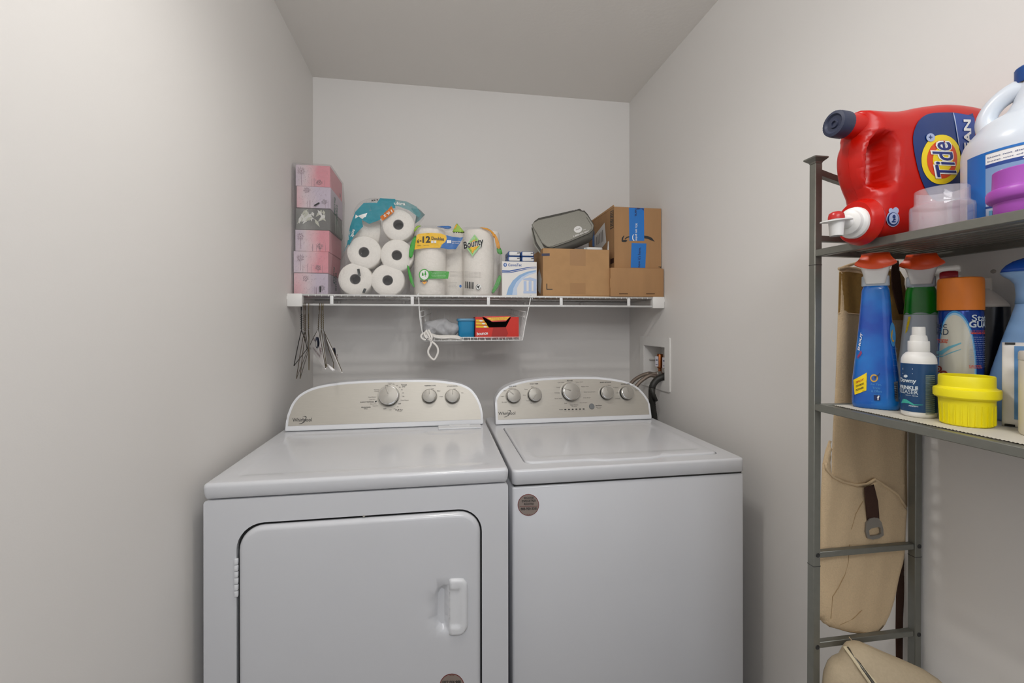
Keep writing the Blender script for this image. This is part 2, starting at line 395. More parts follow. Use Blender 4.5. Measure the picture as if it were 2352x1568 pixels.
# doorway behind the photographer, open to the hall
bm = bmesh.new(); abox(bm, XL, -.30, YF-.1, YF, 0, H); abox(bm, .85, XR, YF-.1, YF, 0, H); abox(bm, -.30, .85, YF-.1, YF, 2.1, H)
tag(frombm('wall_front', bm, M_wall), kind='structure')
for nm, a in (('baseboard_left', (XL, XL+.012, YF, YB, 0, .09)), ('baseboard_back', (XL+.012, XR-.012, YB-.012, YB, 0, .09)), ('baseboard_right', (XR-.012, XR, YF, YB, 0, .09))):
    struct(nm, *a, M_white, bev=.003)

fx = thing('ceiling_light', 'white round two-bulb ceiling light above the washer and dryer', 'light', (LX, LY, H))
lathe('canopy', [(0, -.001), (.13, -.001), (.135, -.012), (.12, -.03), (0, -.034)], (LX, LY, H), M_white, fx)
for s in (-1, 1):
    lathe('socket', [(0, 0), (.02, 0), (.022, -.05), (.017, -.062), (0, -.062)], (LX+.055*s, LY+.01*s, H-.034), M_white, fx)

# ------------------------------------------------------------------ appliances
def knob(parent, surf, px_, py_, r, mark, H_=.026):
    u, v = surf.px(px_, py_)
    # the pixel is the knob's face; slide its foot to the panel along the view
    q = hit(px_, py_, surf.p0+surf.N*H_, surf.N)-surf.p0; u, v = q.dot(surf.U), q.dot(surf.V)
    c = surf.pos(u, v, 0); A = surf.N
    k = lathe('knob', [(0, 0), (r*1.0, 0), (r*.98, .010), (r*.97, .0105), (r*.97, H_-.006), (r*.93, H_-.002)], c, M_dark, parent, A, 40)
    lathe('knob_rim', [(r*.985, .012), (r*1.0, .014), (r*1.0, H_-.005), (r*.955, H_), (r*.90, H_+.0006)], c, M_chrome, k, A, 40)
    lathe('knob_face', [(r*.90, H_+.0004), (r*.6, H_+.0018), (0, H_+.0026)], c, M_silver, k, A, 40)
    a = math.radians(mark); d = surf.U*math.cos(a)+surf.V*math.sin(a); e = A.cross(d)
    bm = bmesh.new(); obox(bm, c+d*r*.55+A*(H_+.0022), d, e, A, r*.40, r*.055, .0018, .0006); frombm('pointer', bm, M_silver, k, True)
    lathe('dial_ring', [(r*1.04, .0002), (r*1.12, .001), (r*1.2, .0002)], c, M_panel, parent, A, 40)
def sticker(parent, surf, cx, cy, r, flip=False):
    m = mat('beige foil sticker', 'a2948b', .28, metal=.5); red = mat('dark red print', '7a2a26', .5)
    b = decal('registration_sticker', surf, ell(cx, cy, r*.985, r), red, parent, .0006, label='round beige sticker with dark red edge')
    decal('sticker_face', surf, ell(cx, cy, r*.93, r*.945), m, b, .0010)
    k = -1 if flip else 1
    def T(s, dx, dy, w_, h_, mm=M_black, bo=.02):
        A = (cx+k*(dx-w_/2), cy+k*(dy+h_/2)); B = (cx+k*(dx+w_/2), cy+k*(dy+h_/2-w_*.03)); C = (cx+k*(dx-w_/2), cy+k*(dy-h_/2))
        text(s, surf, A, B, C, mm, b, .0014, bo)
    u = r/25
    T('REGISTER', 1*u, -16*u, 23*u, 5*u); T('ENREGISTRER', 1*u, -9*u, 32*u, 5*u); T('REGISTRE', 1*u, -2*u, 22*u, 5*u)
    decal('sticker_rule', surf, [(cx-20*u*k, cy+3.0*u*k), (cx+21*u*k, cy+2.2*u*k), (cx+21*u*k, cy+3.0*u*k), (cx-20*u*k, cy+3.8*u*k)], red, b, .0014)
    T('888-900-3381', 1*u, 9*u, 37*u, 6*u); T('W1102', 0, 22*u, 9*u, 1.6*u, red)
def logo(parent, surf, cx, cy, w_):
    u = w_/44
    L = txt('Whirlpool', surf, cx, cy, w_, 11*u, M_black, parent, -.03, .004)
    ar = [(cx+2*u+a, cy+b) for a, b in ((-10*u, 8*u), (-6*u, 8.6*u), (0, 6*u), (5*u, 0), (8*u, -6*u), (7.2*u, -9*u), (3*u, -9.3*u), (-2*u, -7.5*u), (2*u, -8.4*u), (6*u, -7.6*u), (6.2*u, -5*u), (3.4*u, .6*u), (-1.2*u, 5.2*u), (-6*u, 7.4*u))]
    decal('swirl', surf, ar, M_black, L, .0013, sm=3)

# ---- dryer
DX0, DX1, DY, DT, DL = -.554, .183, 1.183, .914, .8755
dr = thing('dryer', 'white front-loading clothes dryer, the wider machine on the left', 'dryer', ((DX0+DX1)/2, 1.55, 0))
fp = frontplane(DY)
dh = smoothc  # alias
# door opening outline in metres
ddx0, ddx1, ddz0, ddz1 = -.4745, .1085, .23, .8065
hole = rrect(ddx0-.006, ddx1+.004, ddz0-.006, ddz1+.006, .062)
box('cabinet', DX0+.002, DX1-.002, DY+.013, 1.90, .02, DL-.003, M_enam, dr, bev=.006)
pl = plate('front_panel', fp, rrect(DX0+.001, DX1-.001, .021, DL-.003, .008, 3), hole, .016, M_enam, dr)
box('door_well', ddx0-.02, ddx1+.02, DY+.0125, DY+.0135, ddz0-.02, ddz1+.02, M_dark, dr)
for x in (DX0+.02, DX1-.05):
    for y in (DY+.03, 1.84): box('foot', x, x+.03, y, y+.03, 0, .02, M_dark, dr)
ds = frontplane(DY+.006)
rec = [(1033, 1340), (1017, 1341), (1003, 1350), (995, 1366), (993, 1400), (993, 1430), (999, 1445), (1012, 1453), (1033, 1453)]
door, DS = pillow('door', ds, rrect(ddx0, ddx1, ddz0, ddz1, .057), .0145, .012, M_enam, dr, dents=[(rec, .022, .020)], sp=.02, Tb=.001, px=False)
# pull handle: a D shaped shell proud of the door
hs = frontplane(DY-.006)
hd, _ = pillow('door_handle', hs, [(1031, 1327), (1050, 1325.5), (1064, 1326), (1073, 1335), (1075, 1352), (1075, 1432), (1072, 1446), (1060, 1455), (1046, 1457), (1031, 1457.5)], .010, .009, M_enam2, door, sp=.006, Tb=.002, dents=[([(1027, 1350), (1062, 1350), (1064, 1436), (1058, 1445), (1027, 1446)], .004, .012)])
for zc in (.73, .29):
    hz = zc
    for k in range(6):
        z1 = hz-.0155*k
        box('hinge_knuckle', ddx0-.0105, ddx0-.0015, DY-.0040, DY+.004, z1-.0145, z1, M_enam2, dr, bev=.0022)
lathe('screw', [(0, .0002), (.003, .0008), (.002, .0018), (0, .0018)], fp.pos(*fp.px(836, 1185)), M_silver, dr, -Y3, 12)
sticker(dr, Surf((0, DY-.0087, 0), X3, Z3), 1038, 1575, 29, flip=True)
# worktop with a shallow dished centre
tp = Surf((0, 0, DT-.010), X3, Y3)
dish = [(-.505, 1.225), (.143, 1.225), (.143, 1.60), (-.015, 1.60), (-.035, 1.62), (-.035, 1.665), (-.505, 1.665)]
top, TS = pillow('worktop', tp, rrect(DX0, DX1, DY-.005, 1.90, .010, 4), .010, .009, M_enam, dr, dents=[(dish, .0028, .022)], sp=.025, Tb=.0285, px=False)
box('lint_screen_lid', .000, .155, 1.642, 1.688, DT, DT+.006, M_enam2, dr, bev=.002)
box('lint_screen_handle', .04, .115, 1.66, 1.686, DT+.006, DT+.0085, M_enam2, dr, bev=.001)

def console(root, y0, ztop, lean, outl, xa, xb, pz, ybk, ang):
    a = math.radians(ang); V_ = Vector((0, math.sin(a), math.cos(a))); sf = Surf((0, y0, ztop), X3, V_)
    uv = [sf.px(*p) for p in outl]
    uv = [(p.x, p.y) for p in smoothc([(a_, b_, 0) for a_, b_ in uv], 5, False)]
    uv = [(xa, .002)]+[(max(xa, min(xb, q[0])), max(.004, q[1])) for q in uv]+[(xb, .002)]
    # dense shell: front outline plus back outline pushed to the rear
    n = len(uv); C_ = np.array(uv)
    bm = bmesh.new(); cx_ = (xa+xb)/2
    f = [bm.verts.new(sf.pos(u, v)) for u, v in uv]; mid = [bm.verts.new(sf.pos(u, v)+Vector((0, .055, 0))) for u, v in uv]
    bk = [bm.verts.new(Vector((cx_+(u-cx_)*.97, ybk, ztop+.002+(sf.pos(u, v).z-ztop-.002)*.80))) for u, v in uv]
    f0 = bm.faces.new(f); bm.faces.new(list(reversed(bk)))
    for i in range(n):
        j = (i+1) % n; bm.faces.new((f[i], mid[i], mid[j], f[j])); bm.faces.new((mid[i], bk[i], bk[j], mid[j]))
    bmesh.ops.bevel(bm, geom=list(f0.edges), offset=.0045, segments=3, profile=.5, affect='EDGES')
    sh = frombm('console_shell', bm, M_enam2, root, smooth=40)
    # inset face panel
    P = np.array(uv); ins = []
    for i in range(1, n-1):
        t = P[i+1]-P[i-1]; t = t/np.hypot(*t); q = P[i]+np.array((t[1], -t[0]))*.0085; ins.append((q[0], max(pz, q[1])))
    ins = [q for i, q in enumerate(ins) if i == 0 or math.dist(q, ins[i-1]) > 1e-4]
    pn = pyd('control_panel', *(lambda v_f: ([sf.pos(p[0], p[1], .0009) for p in v_f[0]], v_f[1]))(cdt(ins)), M_panel, root)
    ps = Surf(sf.p0+sf.N*.0009, sf.U, sf.V)
    return pn, ps
OD = [(652.5, 988), (654, 975), (661, 950), (673, 923), (694, 902), (730, 887), (786, 878), (848, 874), (910, 872.5), (967, 872), (1005, 873.5), (1036, 877), (1060, 882), (1080, 892), (1094, 908), (1103, 926), (1108, 945), (1111, 970)]
dpan, dps = console(dr, 1.6964, DT, 0, OD, -.532, .166, .021, 1.86, 19)
for x, y, r, mk in ((892, 907, .0355, 106), (986, 907.5, .0245, 92), (1039.5, 908, .0245, 90)): knob(dr, dps, x, y, r, mk)
logo(dr, dps, 694, 965, 44)
def T(s, x, y, w_, h_, m=M_grey, bo=0, surf=None, root=None): return txt(s, surf, x, y, w_, h_, m, root, -.03, bo)
for a in (('OFF', 888, 885, 7, 2.6, M_black), ('Heavy', 896, 879.6, 10, 2.2), ('Dry', 895.5, 882.6, 6, 2.2), ('70', 904, 882, 4, 2.2), ('60', 912, 885, 4, 2.2), ('50', 918.5, 889, 4, 2.2),
          ('40', 923, 895, 4, 2.2), ('30', 926, 902, 4, 2.2), ('20', 926.6, 910, 4, 2.2), ('Cool Down', 929.6, 919, 18, 2.5), ('OFF', 917.7, 927, 7, 2.6, M_black), ('30', 913.5, 934, 4, 2.2),
          ('20', 906, 938.5, 4, 2.2), ('10', 897, 941, 4, 2.2), ('OFF', 884, 938.5, 7, 2.6, M_black), ('Fluff Air', 917, 941, 17, 3.4, M_black), ('No Heat', 917.5, 944.6, 10, 1.6),
          ('Timed', 927.5, 883.6, 13, 3, M_black), ('Dry', 927.5, 888, 7, 3.4, M_black), ('Wrinkle', 865, 894.6, 12, 2.2), ('Shield', 865, 898, 10, 2.2), ('Cool Down', 854.6, 911.5, 18, 2.4),
          ('Less Dry', 855, 917.4, 14, 2.6), ('ENERGY PREFERRED', 843.5, 923, 32, 2.4, M_black), ('More Dry', 858, 927.5, 15, 2.4), ('Very Dry', 862, 932, 13, 2.4), ('Automatic', 840.6, 934.8, 22, 3.2, M_black),
          ('Dry', 840.6, 938.8, 8, 3.4, M_black), ('TEMPERATURE', 987.5, 885.4, 26, 2.5, M_black), ('Low', 993.5, 892.3, 6, 2.2), ('Med', 1007.7, 897.3, 7, 2.2), ('High', 1013.5, 910.6, 8, 2.4),
          ('CYCLE SIGNAL', 1039, 886.5, 25, 2.5, M_black), ('Off', 1044, 893.4, 5, 2), ('On', 1062, 901.7, 5, 2.2)):
    T(*a[:5], m=(a[5] if len(a) > 5 else M_grey), bo=.012, surf=dps, root=dpan)
decal('leaf_mark', dps, ell(863.5, 921.8, 2.6, 1.5, 10, -.5), M_black, dpan, .001)

# ---- washer
WX0, WX1, WY, WT, WL = .1977, .8957, 1.2095, .8965, .8562
wa = thing('washer', 'white top-loading washing machine with a lid, right of the dryer', 'washing machine', ((WX0+WX1)/2, 1.56, 0))
box('cabinet', WX0+.001, WX1-.001, WY+.004, 1.92, .02, WL-.006, M_enam, wa, bev=.007, seg=3)
box('lid_seam', WX0+.006, WX1-.006, WY+.009, 1.91, WL-.007, WL+.001, M_dark, wa)
for x in (WX0+.03, WX1-.06):
    for y in (WY+.03, 1.85): box('foot', x, x+.03, y, y+.03, 0, .02, M_dark, wa)
ws = Surf((0, 0, WT), X3, Y3)
lidp = [(1153, 985), (1160, 981.5), (1330, 974), (1488, 968), (1500, 970), (1643, 1035), (1648, 1041), (1640, 1044), (1520, 1048.5), (1365, 1056), (1230, 1062), (1212, 1062.5), (1203, 1059)]
bulge = lambda e: [(.40, 1.262-e), (.45, 1.2595-e), (.485, 1.2495-e), (.62, 1.2495-e), (.655, 1.2595-e), (.70, 1.262-e)]
lid_uv = rrect(.245, .845, 1.262, 1.715, .022, 5)+bulge(0)
top2 = plate('top_frame', ws, rrect(WX0+.006, WX1-.006, WY+.006, 1.915, .012, 4), rrect(.2425, .8475, 1.2595, 1.7175, .024, 5)+bulge(.0025), .030, M_enam, wa)
bmf = bmesh.new(); me_ = top2.data
# rounded skirt round the frame
def skirt(name, x0, x1, y0, y1, zt, zb, r, m, parent):
    rings = []
    for i in range(6):
        a = math.pi/2*i/5; q = r*(1-math.sin(a)); rings.append([Vector((x, y, zt-r*(1-math.cos(a)))) for x, y in rrect(x0+q, x1-q, y0+q, y1-q, max(.004, .014-q), 5)])
    rings.append([Vector((x, y, zb+.003)) for x, y in rrect(x0, x1, y0, y1, .014, 5)])
    rings.append([Vector((x, y, zb)) for x, y in rrect(x0+.003, x1-.003, y0+.003, y1-.003, .012, 5)])
    return loft(name, rings, m, parent, cap=False, smooth='all')
skirt('top_skirt', WX0, WX1, WY, 1.92, WT, WL, .007, M_enam, wa)
box('tub_deck', .24, .85, 1.257, 1.72, WT-.03, WT-.012, M_enam2, wa)
lid, LS = pillow('lid', Surf((0, 0, WT-.004), X3, Y3), lid_uv, .0085, .007, M_enam, wa, sp=.03, Tb=.006, px=False, dents=[(rrect(.27, .82, 1.30, 1.69, .03, 5), .0022, .02)])
OW = [(1130, 972), (1131, 955), (1137, 919), (1152, 895), (1183, 880), (1229, 870.5), (1293, 866.3), (1347, 865.6), (1384, 867), (1430, 874), (1457, 884), (1476, 900), (1490, 920), (1497, 938), (1500.5, 956)]
wpan, wps = console(wa, 1.7577, WT, 0, OW, .2225, .874, .021, 1.88, 17)
for x, y, r, mk in ((1314, 898, .0365, 158), (1181, 907.5, .0265, 135), (1230.5, 905, .0265, 232), (1397, 900.5, .0265, 98), (1443, 901, .0265, 96)): knob(wa, wps, x, y, r, mk)
lathe('start_button', [(.0115, 0), (.0115, .002), (.0105, .003), (0, .0034)], wps.pos(*wps.px(1359, 933)), mat('grey button', '6f7272', .4), wa, wps.N, 24)
logo(wa, wps, 1164, 950, 39)
for a in (('SOIL LEVEL', 1177.8, 887, 17, 2.6, M_black), ('Heavy', 1171.8, 891.3, 8, 2), ('Med', 1159.7, 897, 6, 2.2), ('Light', 1154.4, 910, 8, 2.4), ('Ex Light', 1158.8, 923.4, 12, 2.4),
          ('WASH TEMP', 1226, 881.3, 20, 2.6, M_black), ('Hot', 1222.6, 888, 5, 2.2), ('Warm', 1208, 893.6, 8, 2.2), ('Cool', 1204.7, 907, 7, 2.2), ('Cold', 1212, 920, 7, 2.2), ('Tap Cold', 1223, 925.6, 13, 2.4),
          ('Normal', 1308.5, 873.8, 13, 3, M_black), ('Cold Wash', 1288, 878, 15, 2.2), ('Casual', 1282, 889, 9, 2.2), ('Delicate', 1279.7, 901.8, 12, 2.4), ('Quick Wash', 1282.4, 915, 17, 2.6),
          ('Soak', 1299.4, 926, 7, 2.2), ('Clean Washer', 1318.8, 929.6, 19, 2.4), ('with affresh', 1318.8, 933, 12, 2), ('Rinse & Spin', 1340, 924.8, 17, 2.4), ('Drain & Spin', 1348, 913.5, 17, 2.4),
          ('Bulky Items/Sheets', 1353.9, 900, 26, 2.4), ('Heavy Duty', 1343.6, 887.7, 17, 2.4), ('Super Wash', 1330.7, 877.3, 17, 2.4), ('RINSE OPTIONS', 1390.6, 877.8, 25, 2.6, M_black),
          ('1 Rinse', 1398.4, 884.4, 9, 2), ('1 Rinse', 1414.4, 889.4, 11, 2.4), ('2 Rinse', 1419.5, 901.8, 9, 2.2), ('2 Rinses', 1419, 914.8, 12, 2.4), ('WATER LEVEL', 1436.3, 881.9, 21, 2.6, M_black),
          ('Auto Sensing', 1449, 885.9, 17, 2), ('Deep', 1458, 891, 7, 2), ('Water', 1461, 894, 7, 2), ('Deep Fill', 1463, 897, 9, 2), ('Progress', 1288.6, 940.4, 9, 2, M_black),
          ('Start/Pause', 1374.7, 930.9, 14, 2.4, M_black), ('Hold 3 Secs', 1375, 935, 12, 1.8), ('to Reset', 1375.5, 938, 8, 1.8)):
    T(*a[:5], m=(a[5] if len(a) > 5 else M_grey), bo=.012, surf=wps, root=wpan)
for k in range(6):
    decal('progress_light', wps, ell(1298.4+8.4*k, 940.2-.22*k, 2.5, 1.25, 12), M_black, wpan, .001)
    T(('Sensing', 'Wash', 'Rinse', 'Spin', 'Done', 'Lid Lock')[k], 1298.9+8.4*k, 944.1-.25*k, 6, 1.2, surf=wps, root=wpan)
sticker(wa, Surf((0, WY+.004, 0), X3, Z3), 1213.5, 1159, 25)

# ---- outlet box in the right wall, valves and hoses
ob = thing('washer_outlet_box', 'white recessed plumbing outlet box in the right wall behind the washer', 'outlet box', (XR, 1.99, .99))
plate('flange', Surf((XR-.006, 0, 0), -Y3, Z3), rrect(-2.134, -1.84, .992, 1.232, .006, 3), rrect(-hy1+.001, -hy0-.001, hz0+.001, hz1-.001, .004, 3), .0062, M_white, ob)
bm = bmesh.new(); e = .003
abox(bm, XR+.085, XR+.088, hy0, hy1, hz0, hz1); abox(bm, XR-.004, XR+.085, hy0, hy0+e, hz0, hz1); abox(bm, XR-.004, XR+.085, hy1-e, hy1, hz0, hz1)
abox(bm, XR-.004, XR+.085, hy0+e, hy1-e, hz0, hz0+e); abox(bm, XR-.004, XR+.085, hy0+e, hy1-e, hz1-e, hz1)
frombm('recess_tray', bm, M_white, ob)
box('shelf_rib', XR+.02, XR+.085, hy1-.02, hy1-.003, 1.118, 1.122, M_white, ob)
M_cop = mat('copper', 'a8663c', .3, metal=.9); M_brass = mat('brass', 'b8924c', .3, metal=.9)
M_lab = mat('white tag', 'dcd9e0', .5); M_navy = mat('navy print', '2a3560', .5)
vp = []
for y, hn, lb in ((2.005, 'b', 'left'), (1.935, 'r', 'right')):
    x = XR+.035; v_ = lathe('water_valve', [(0, .085), (.012, .085), (.0145, .08), (.0145, .022), (.008, .016), (.008, 0), (.012, -.002), (.012, -.02), (0, -.02)], (x, y, 1.065), M_cop, ob)
    s_ = Surf((x-.0155, y, 1.087), Vector((0.5, -1, 0)), Z3); dd = decal('arrester_label', s_, [(-.009, .004), (.009, .004), (.009, .052), (-.009, .052)], M_lab, v_, .001, px=False)
    for k, zz in enumerate((.012, .032, .037)):
        decal('label_print', s_, [(-.006, zz), (.006, zz), (.006, zz+.0024), (-.006, zz+.0024)], M_navy, dd, .0016, px=False)
    vp.append(Vector((x, y, 1.045)))
box('valve_body', XR+.018, XR+.05, 1.985, 2.03, 1.036, 1.055, M_dark, ob, bev=.004)
lathe('drain_plug', [(0, 0), (.005, 0), (.005, .003), (0, .003)], (XR+.085, 1.985, 1.168), M_silver, ob, -X3, 12)
M_braid = mat('braided steel', '9a8c80', .35, metal=.8, bump=.6, bscale=900); M_rub = mat('black corrugated rubber', '2b2a26', .5)
def hose(label, pts, r):
    p = smoothc(pts, 8, False); h_ = thing('supply_hose', label, 'hose', p[-1], 'braided washer supply hoses')
    tube('braid', p, r, M_braid, h_, 10); tube('crimp', p[:6], r*1.35, M_silver, h_, 12)
    return h_
a1 = at_x(1496, 858, XR-.01); 
hose('upper braided steel water hose curving from the outlet box behind the washer', [(XR+.035, 2.0, 1.058), (XR-.0, 2.0, 1.056), at_y(1490, 857, 2.03), at_y(1470, 864, 2.03), at_y(1452, 877, 2.02), at_y(1436, 900, 2.0), at_y(1425, 940, 1.98), at_y(1420, 1010, 1.97)], .0085)
hose('lower braided steel water hose just above the black drain hose', [(XR+.035, 1.95, 1.052), (XR+.0, 1.96, 1.048), at_y(1494, 862, 1.96), at_y(1480, 869, 1.96), at_y(1466, 881, 1.96), at_y(1455, 900, 1.95), at_y(1448, 940, 1.94), at_y(1446, 1010, 1.94)], .0085)
dp = smoothc([(XR+.06, 1.915, 1.03), (XR+.03, 1.912, 1.062), at_y(1524, 865, 1.905), at_y(1509, 872, 1.91), at_y(1499, 886, 1.91), at_y(1497, 905, 1.92), at_y(1499, 935, 1.93), at_y(1503, 965, 1.935), at_y(1503, 1010, 1.945), at_y(1500, 1060, 1.95)], 14, False)
dhz = thing('drain_hose', 'thick black corrugated drain hose looping from the outlet box behind the washer', 'hose', dp[-1])
tube('corrugated_tube', dp, [(.0155 if i % 2 else .0135) for i in range(len(dp))], M_rub, dhz, 14)
tube('hose_tail', [at_y(1497, 890, 1.895), at_y(1500, 905, 1.895), at_y(1506, 920, 1.90)], .010, M_rub, dhz, 10)
# ------------------------------------------------------------------ ventilated wire shelf
SZ, SY, SZ2 = 1.4135, 1.902, 1.3706
sh = thing('wire_shelf', 'white ventilated wire shelf across the back wall, full of paper goods and boxes', 'shelf', ((XL+XR)/2, 2.08, SZ2))
tube('front_rail', [(XL+.052, SY, SZ-.004), (XR-.052, SY, SZ-.004)], .0042, M_wire, sh, 10)
tube('hanging_rail', [(XL+.052, SY+.002, SZ2), (XR-.052, SY+.002, SZ2)], .0046, M_wire, sh, 10)
tube('back_rail', [(XL+.01, YB-.012, SZ-.008), (XR-.01, YB-.012, SZ-.008)], .003, M_wire, sh, 8)
tube('middle_rail', [(XL+.01, 2.06, SZ-.0085), (XR-.01, 2.06, SZ-.0085)], .003, M_wire, sh, 8)
nW = 61
tag(tubes('deck_wire', [[(x, YB-.010, SZ-.003), (x, SY+.001, SZ-.003), (x, SY-.0035, SZ-.0045), (x, SY-.004, SZ-.010)] for x in [XL+.055+(XR-XL-.11)*k/(nW-1) for k in range(nW)]], .0015, M_wire, sh, 6), kind='stuff')
for px_ in (762, 947, 1122, 1289, 1444):
    p = at_y(px_, 690, SY); bm = bmesh.new(); abox(bm, p.x-.0065, p.x+.0065, SY-.003, SY+.005, SZ2+.002, SZ-.005, .002); frombm('rail_tie', bm, M_wire, sh, True)
for x0, x1, lab in ((XL, XL+.056, 1), (XR-.056, XR, 0)):
    b = box('end_bracket', x0, x1, SY-.010, SY+.022, SZ2-.008, SZ+.001, M_white, sh, bev=.004)
    box('bracket_flange', x0 if lab else x1-.004, x0+.004 if lab else x1, SY-.010, YB-.02, SZ-.022, SZ-.009, M_white, b)
for k in range(5):
    x = XL+.12+k*.30; lathe('wall_clip', [(0, 0), (.007, 0), (.008, -.010), (.004, -.018), (0, -.018)], (x, YB-.012, SZ-.010), M_white, sh, n=12)

# ------------------------------------------------------------------ tissue boxes, shrink wrapped in a column
tx0, ty0, tz0 = -.5725, 1.955, SZ
tw, td, th_ = .134, .235, .0885
tk = thing('tissue_box_pack', 'tall shrink-wrapped column of six pink floral tissue boxes at the left wall', 'tissue boxes', (tx0+tw/2, ty0+td/2, tz0))
def tissue_mat(i, dark=False):
    m = bpy.data.materials.new('tissue box print %d' % i); m.use_nodes = True; nt = m.node_tree; b = nt.nodes['Principled BSDF']; b.inputs['Roughness'].default_value = .4
    tc = nt.nodes.new('ShaderNodeTexCoord'); sx = nt.nodes.new('ShaderNodeSeparateXYZ'); nt.links.new(tc.outputs['Object'], sx.inputs[0])
    mr = nt.nodes.new('ShaderNodeMapRange'); mr.inputs['From Min'].default_value = -.067; mr.inputs['From Max'].default_value = .067
    nt.links.new(sx.outputs[0], mr.inputs[0])
    n = nt.nodes.new('ShaderNodeTexNoise'); n.inputs['Scale'].default_value = 14; nt.links.new(tc.outputs['Object'], n.inputs['Vector'])
    ad = nt.nodes.new('ShaderNodeMath'); ad.operation = 'MULTIPLY_ADD'; ad.inputs[1].default_value = .5; nt.links.new(n.outputs[0], ad.inputs[0]); nt.links.new(mr.outputs[0], ad.inputs[2])
    r = nt.nodes.new('ShaderNodeValToRGB'); nt.links.new(ad.outputs[0], r.inputs[0])
    cols = [(.25, '6b6d68'), (.7, '8f918b'), (1.2, '5d5f5a')] if dark else [(.3, 'd2c4d2'), (.7, 'e6d2d6'), (1.05, 'ecb9c0'), (1.35, 'e8929e')]
    if i in (1, 5): cols = [(a, c) for a, c in zip([.1, .45, .8, 1.25], ['e5959f', 'ecc0c6', 'e6d2d6', 'd0c2d2'])]
    e = r.color_ramp.elements
    while len(e) < len(cols): e.new(.5)
    for q, (a, c) in zip(e, cols): q.position = min(1, a/1.4); q.color = (*lin(c), 1)
    nt.links.new(r.outputs[0], b.inputs['Base Color']); return m
M_flw = mat('mauve line print', '8c6a78', .5); M_flw2 = mat('dark line print', '6a5a60', .5); M_grn = mat('dark green print', '1d5a48', .5)
M_petal = mat('pale petal print', 'c9cbb8', .5); M_petal2 = mat('white petal print', 'e6e6df', .5)
def flower(surf, cx, cy, r, m, parent, stem=0):
    decal('flower_print', surf, ell(cx, cy, r*.17, r*.17, 8), m, parent, .0005, px=False)
    V, Fc = [], []
    for k in range(22):
        a = 2*math.pi*k/22+random.uniform(-.1, .1); r0, r1 = r*.35, r*random.uniform(.7, 1.05); w_ = .0004
        for q in ((r0, -w_), (r1, -w_), (r1, w_*2), (r0, w_)): V.append(surf.pos(cx+math.cos(a)*q[0]-math.sin(a)*q[1], cy+math.sin(a)*q[0]+math.cos(a)*q[1], .0006))
        n_ = len(V); Fc.append((n_-4, n_-3, n_-2, n_-1))
    if stem:
        for q in ((cx-.0004, cy-r*.2), (cx-.0004+.001, cy-stem), (cx+.0008+.001, cy-stem), (cx+.0008, cy-r*.2)): V.append(surf.pos(q[0], q[1], .0006))
        n_ = len(V); Fc.append((n_-4, n_-3, n_-2, n_-1))
    pyd('flower_rays', V, Fc, m, parent)
for i in range(6):
    z0 = tz0+th_*(5-i); dx = (.0, .005, .0, -.0015, -.006, -.006)[i]; dy = (.004, .0, .006, .004, -.004, 0)[i]
    b = box('tissue_box', tx0+dx, tx0+dx+tw-.002*(i % 2), ty0+dy, ty0+dy+td, z0+.0006, z0+th_-.0006, tissue_mat(i, i == 2), tk, bev=.0015, seg=1)
    # keep the colour ramp centred on the box
    if i == 2: b['label'] = 'grey box with white flowers'
    s_ = Surf((tx0+dx, ty0+dy, z0), X3, Z3)
    if i == 2:
        for k in range(26):
            a = random.uniform(.2, math.pi-.2)+math.pi*(k % 2)*.0; cx_, cy_ = random.uniform(.02, .115), random.uniform(.045, .085)
            dxk, dyk = random.uniform(-.9, .9), random.uniform(-1, -.3); L = random.uniform(.02, .042); n2 = math.hypot(dxk, dyk); ux, uy = dxk/n2, dyk/n2
            if cy_+uy*L < .004: L = (cy_-.004)/-uy
            cx2 = min(max(cx_+ux*L, .003), tw-.005)
            decal('petal', s_, [(cx_, cy_), (cx_+(cx2-cx_)*.45-uy*.006, cy_+uy*L*.45+ux*.006), (cx2, cy_+uy*L), (cx_+(cx2-cx_)*.45+uy*.006, cy_+uy*L*.45-ux*.006)], (M_petal, M_petal2)[k % 2], b, .0006+.0001*k, px=False)
    else:
        fl = [[(.022, .062, .018, .058), (.092, .018, .013, 0)], [(.04, .072, .014, 0), (.108, .027, .012, 0)], [], [(.095, .022, .014, .02), (.02, .06, .016, .05)], [(.026, .06, .015, .05), (.095, .022, .013, 0)], [(.045, .066, .013, 0), (.108, .028, .013, 0)]][i]
        for fx_, fy_, fr_, st in fl: flower(s_, fx_, fy_, fr_, M_flw if fx_ < .06 else M_flw2, b, st)
        V, Fc = [], []
        for k in range(46):
            x, z = random.uniform(.008, tw-.008), random.uniform(.006, th_-.008); a = random.uniform(0, 3); L = random.uniform(.001, .003)
            for q in ((-L, 0), (0, -.0005), (L, 0), (0, .0005)): V.append(s_.pos(x+q[0]*math.cos(a)-q[1]*math.sin(a), z+q[0]*math.sin(a)+q[1]*math.cos(a), .0006))
            Fc.append((len(V)-4, len(V)-3, len(V)-2, len(V)-1))
        for k in range(5):
            x = random.uniform(.01, tw-.012)
            for q in ((0, 0), (.0008, 0), (.0008, random.uniform(.02, .04)), (0, .03)): V.append(s_.pos(x+q[0], .002+q[1], .0006))
            Fc.append((len(V)-4, len(V)-3, len(V)-2, len(V)-1))
        pyd('grass_print', V, Fc, M_flw, b)
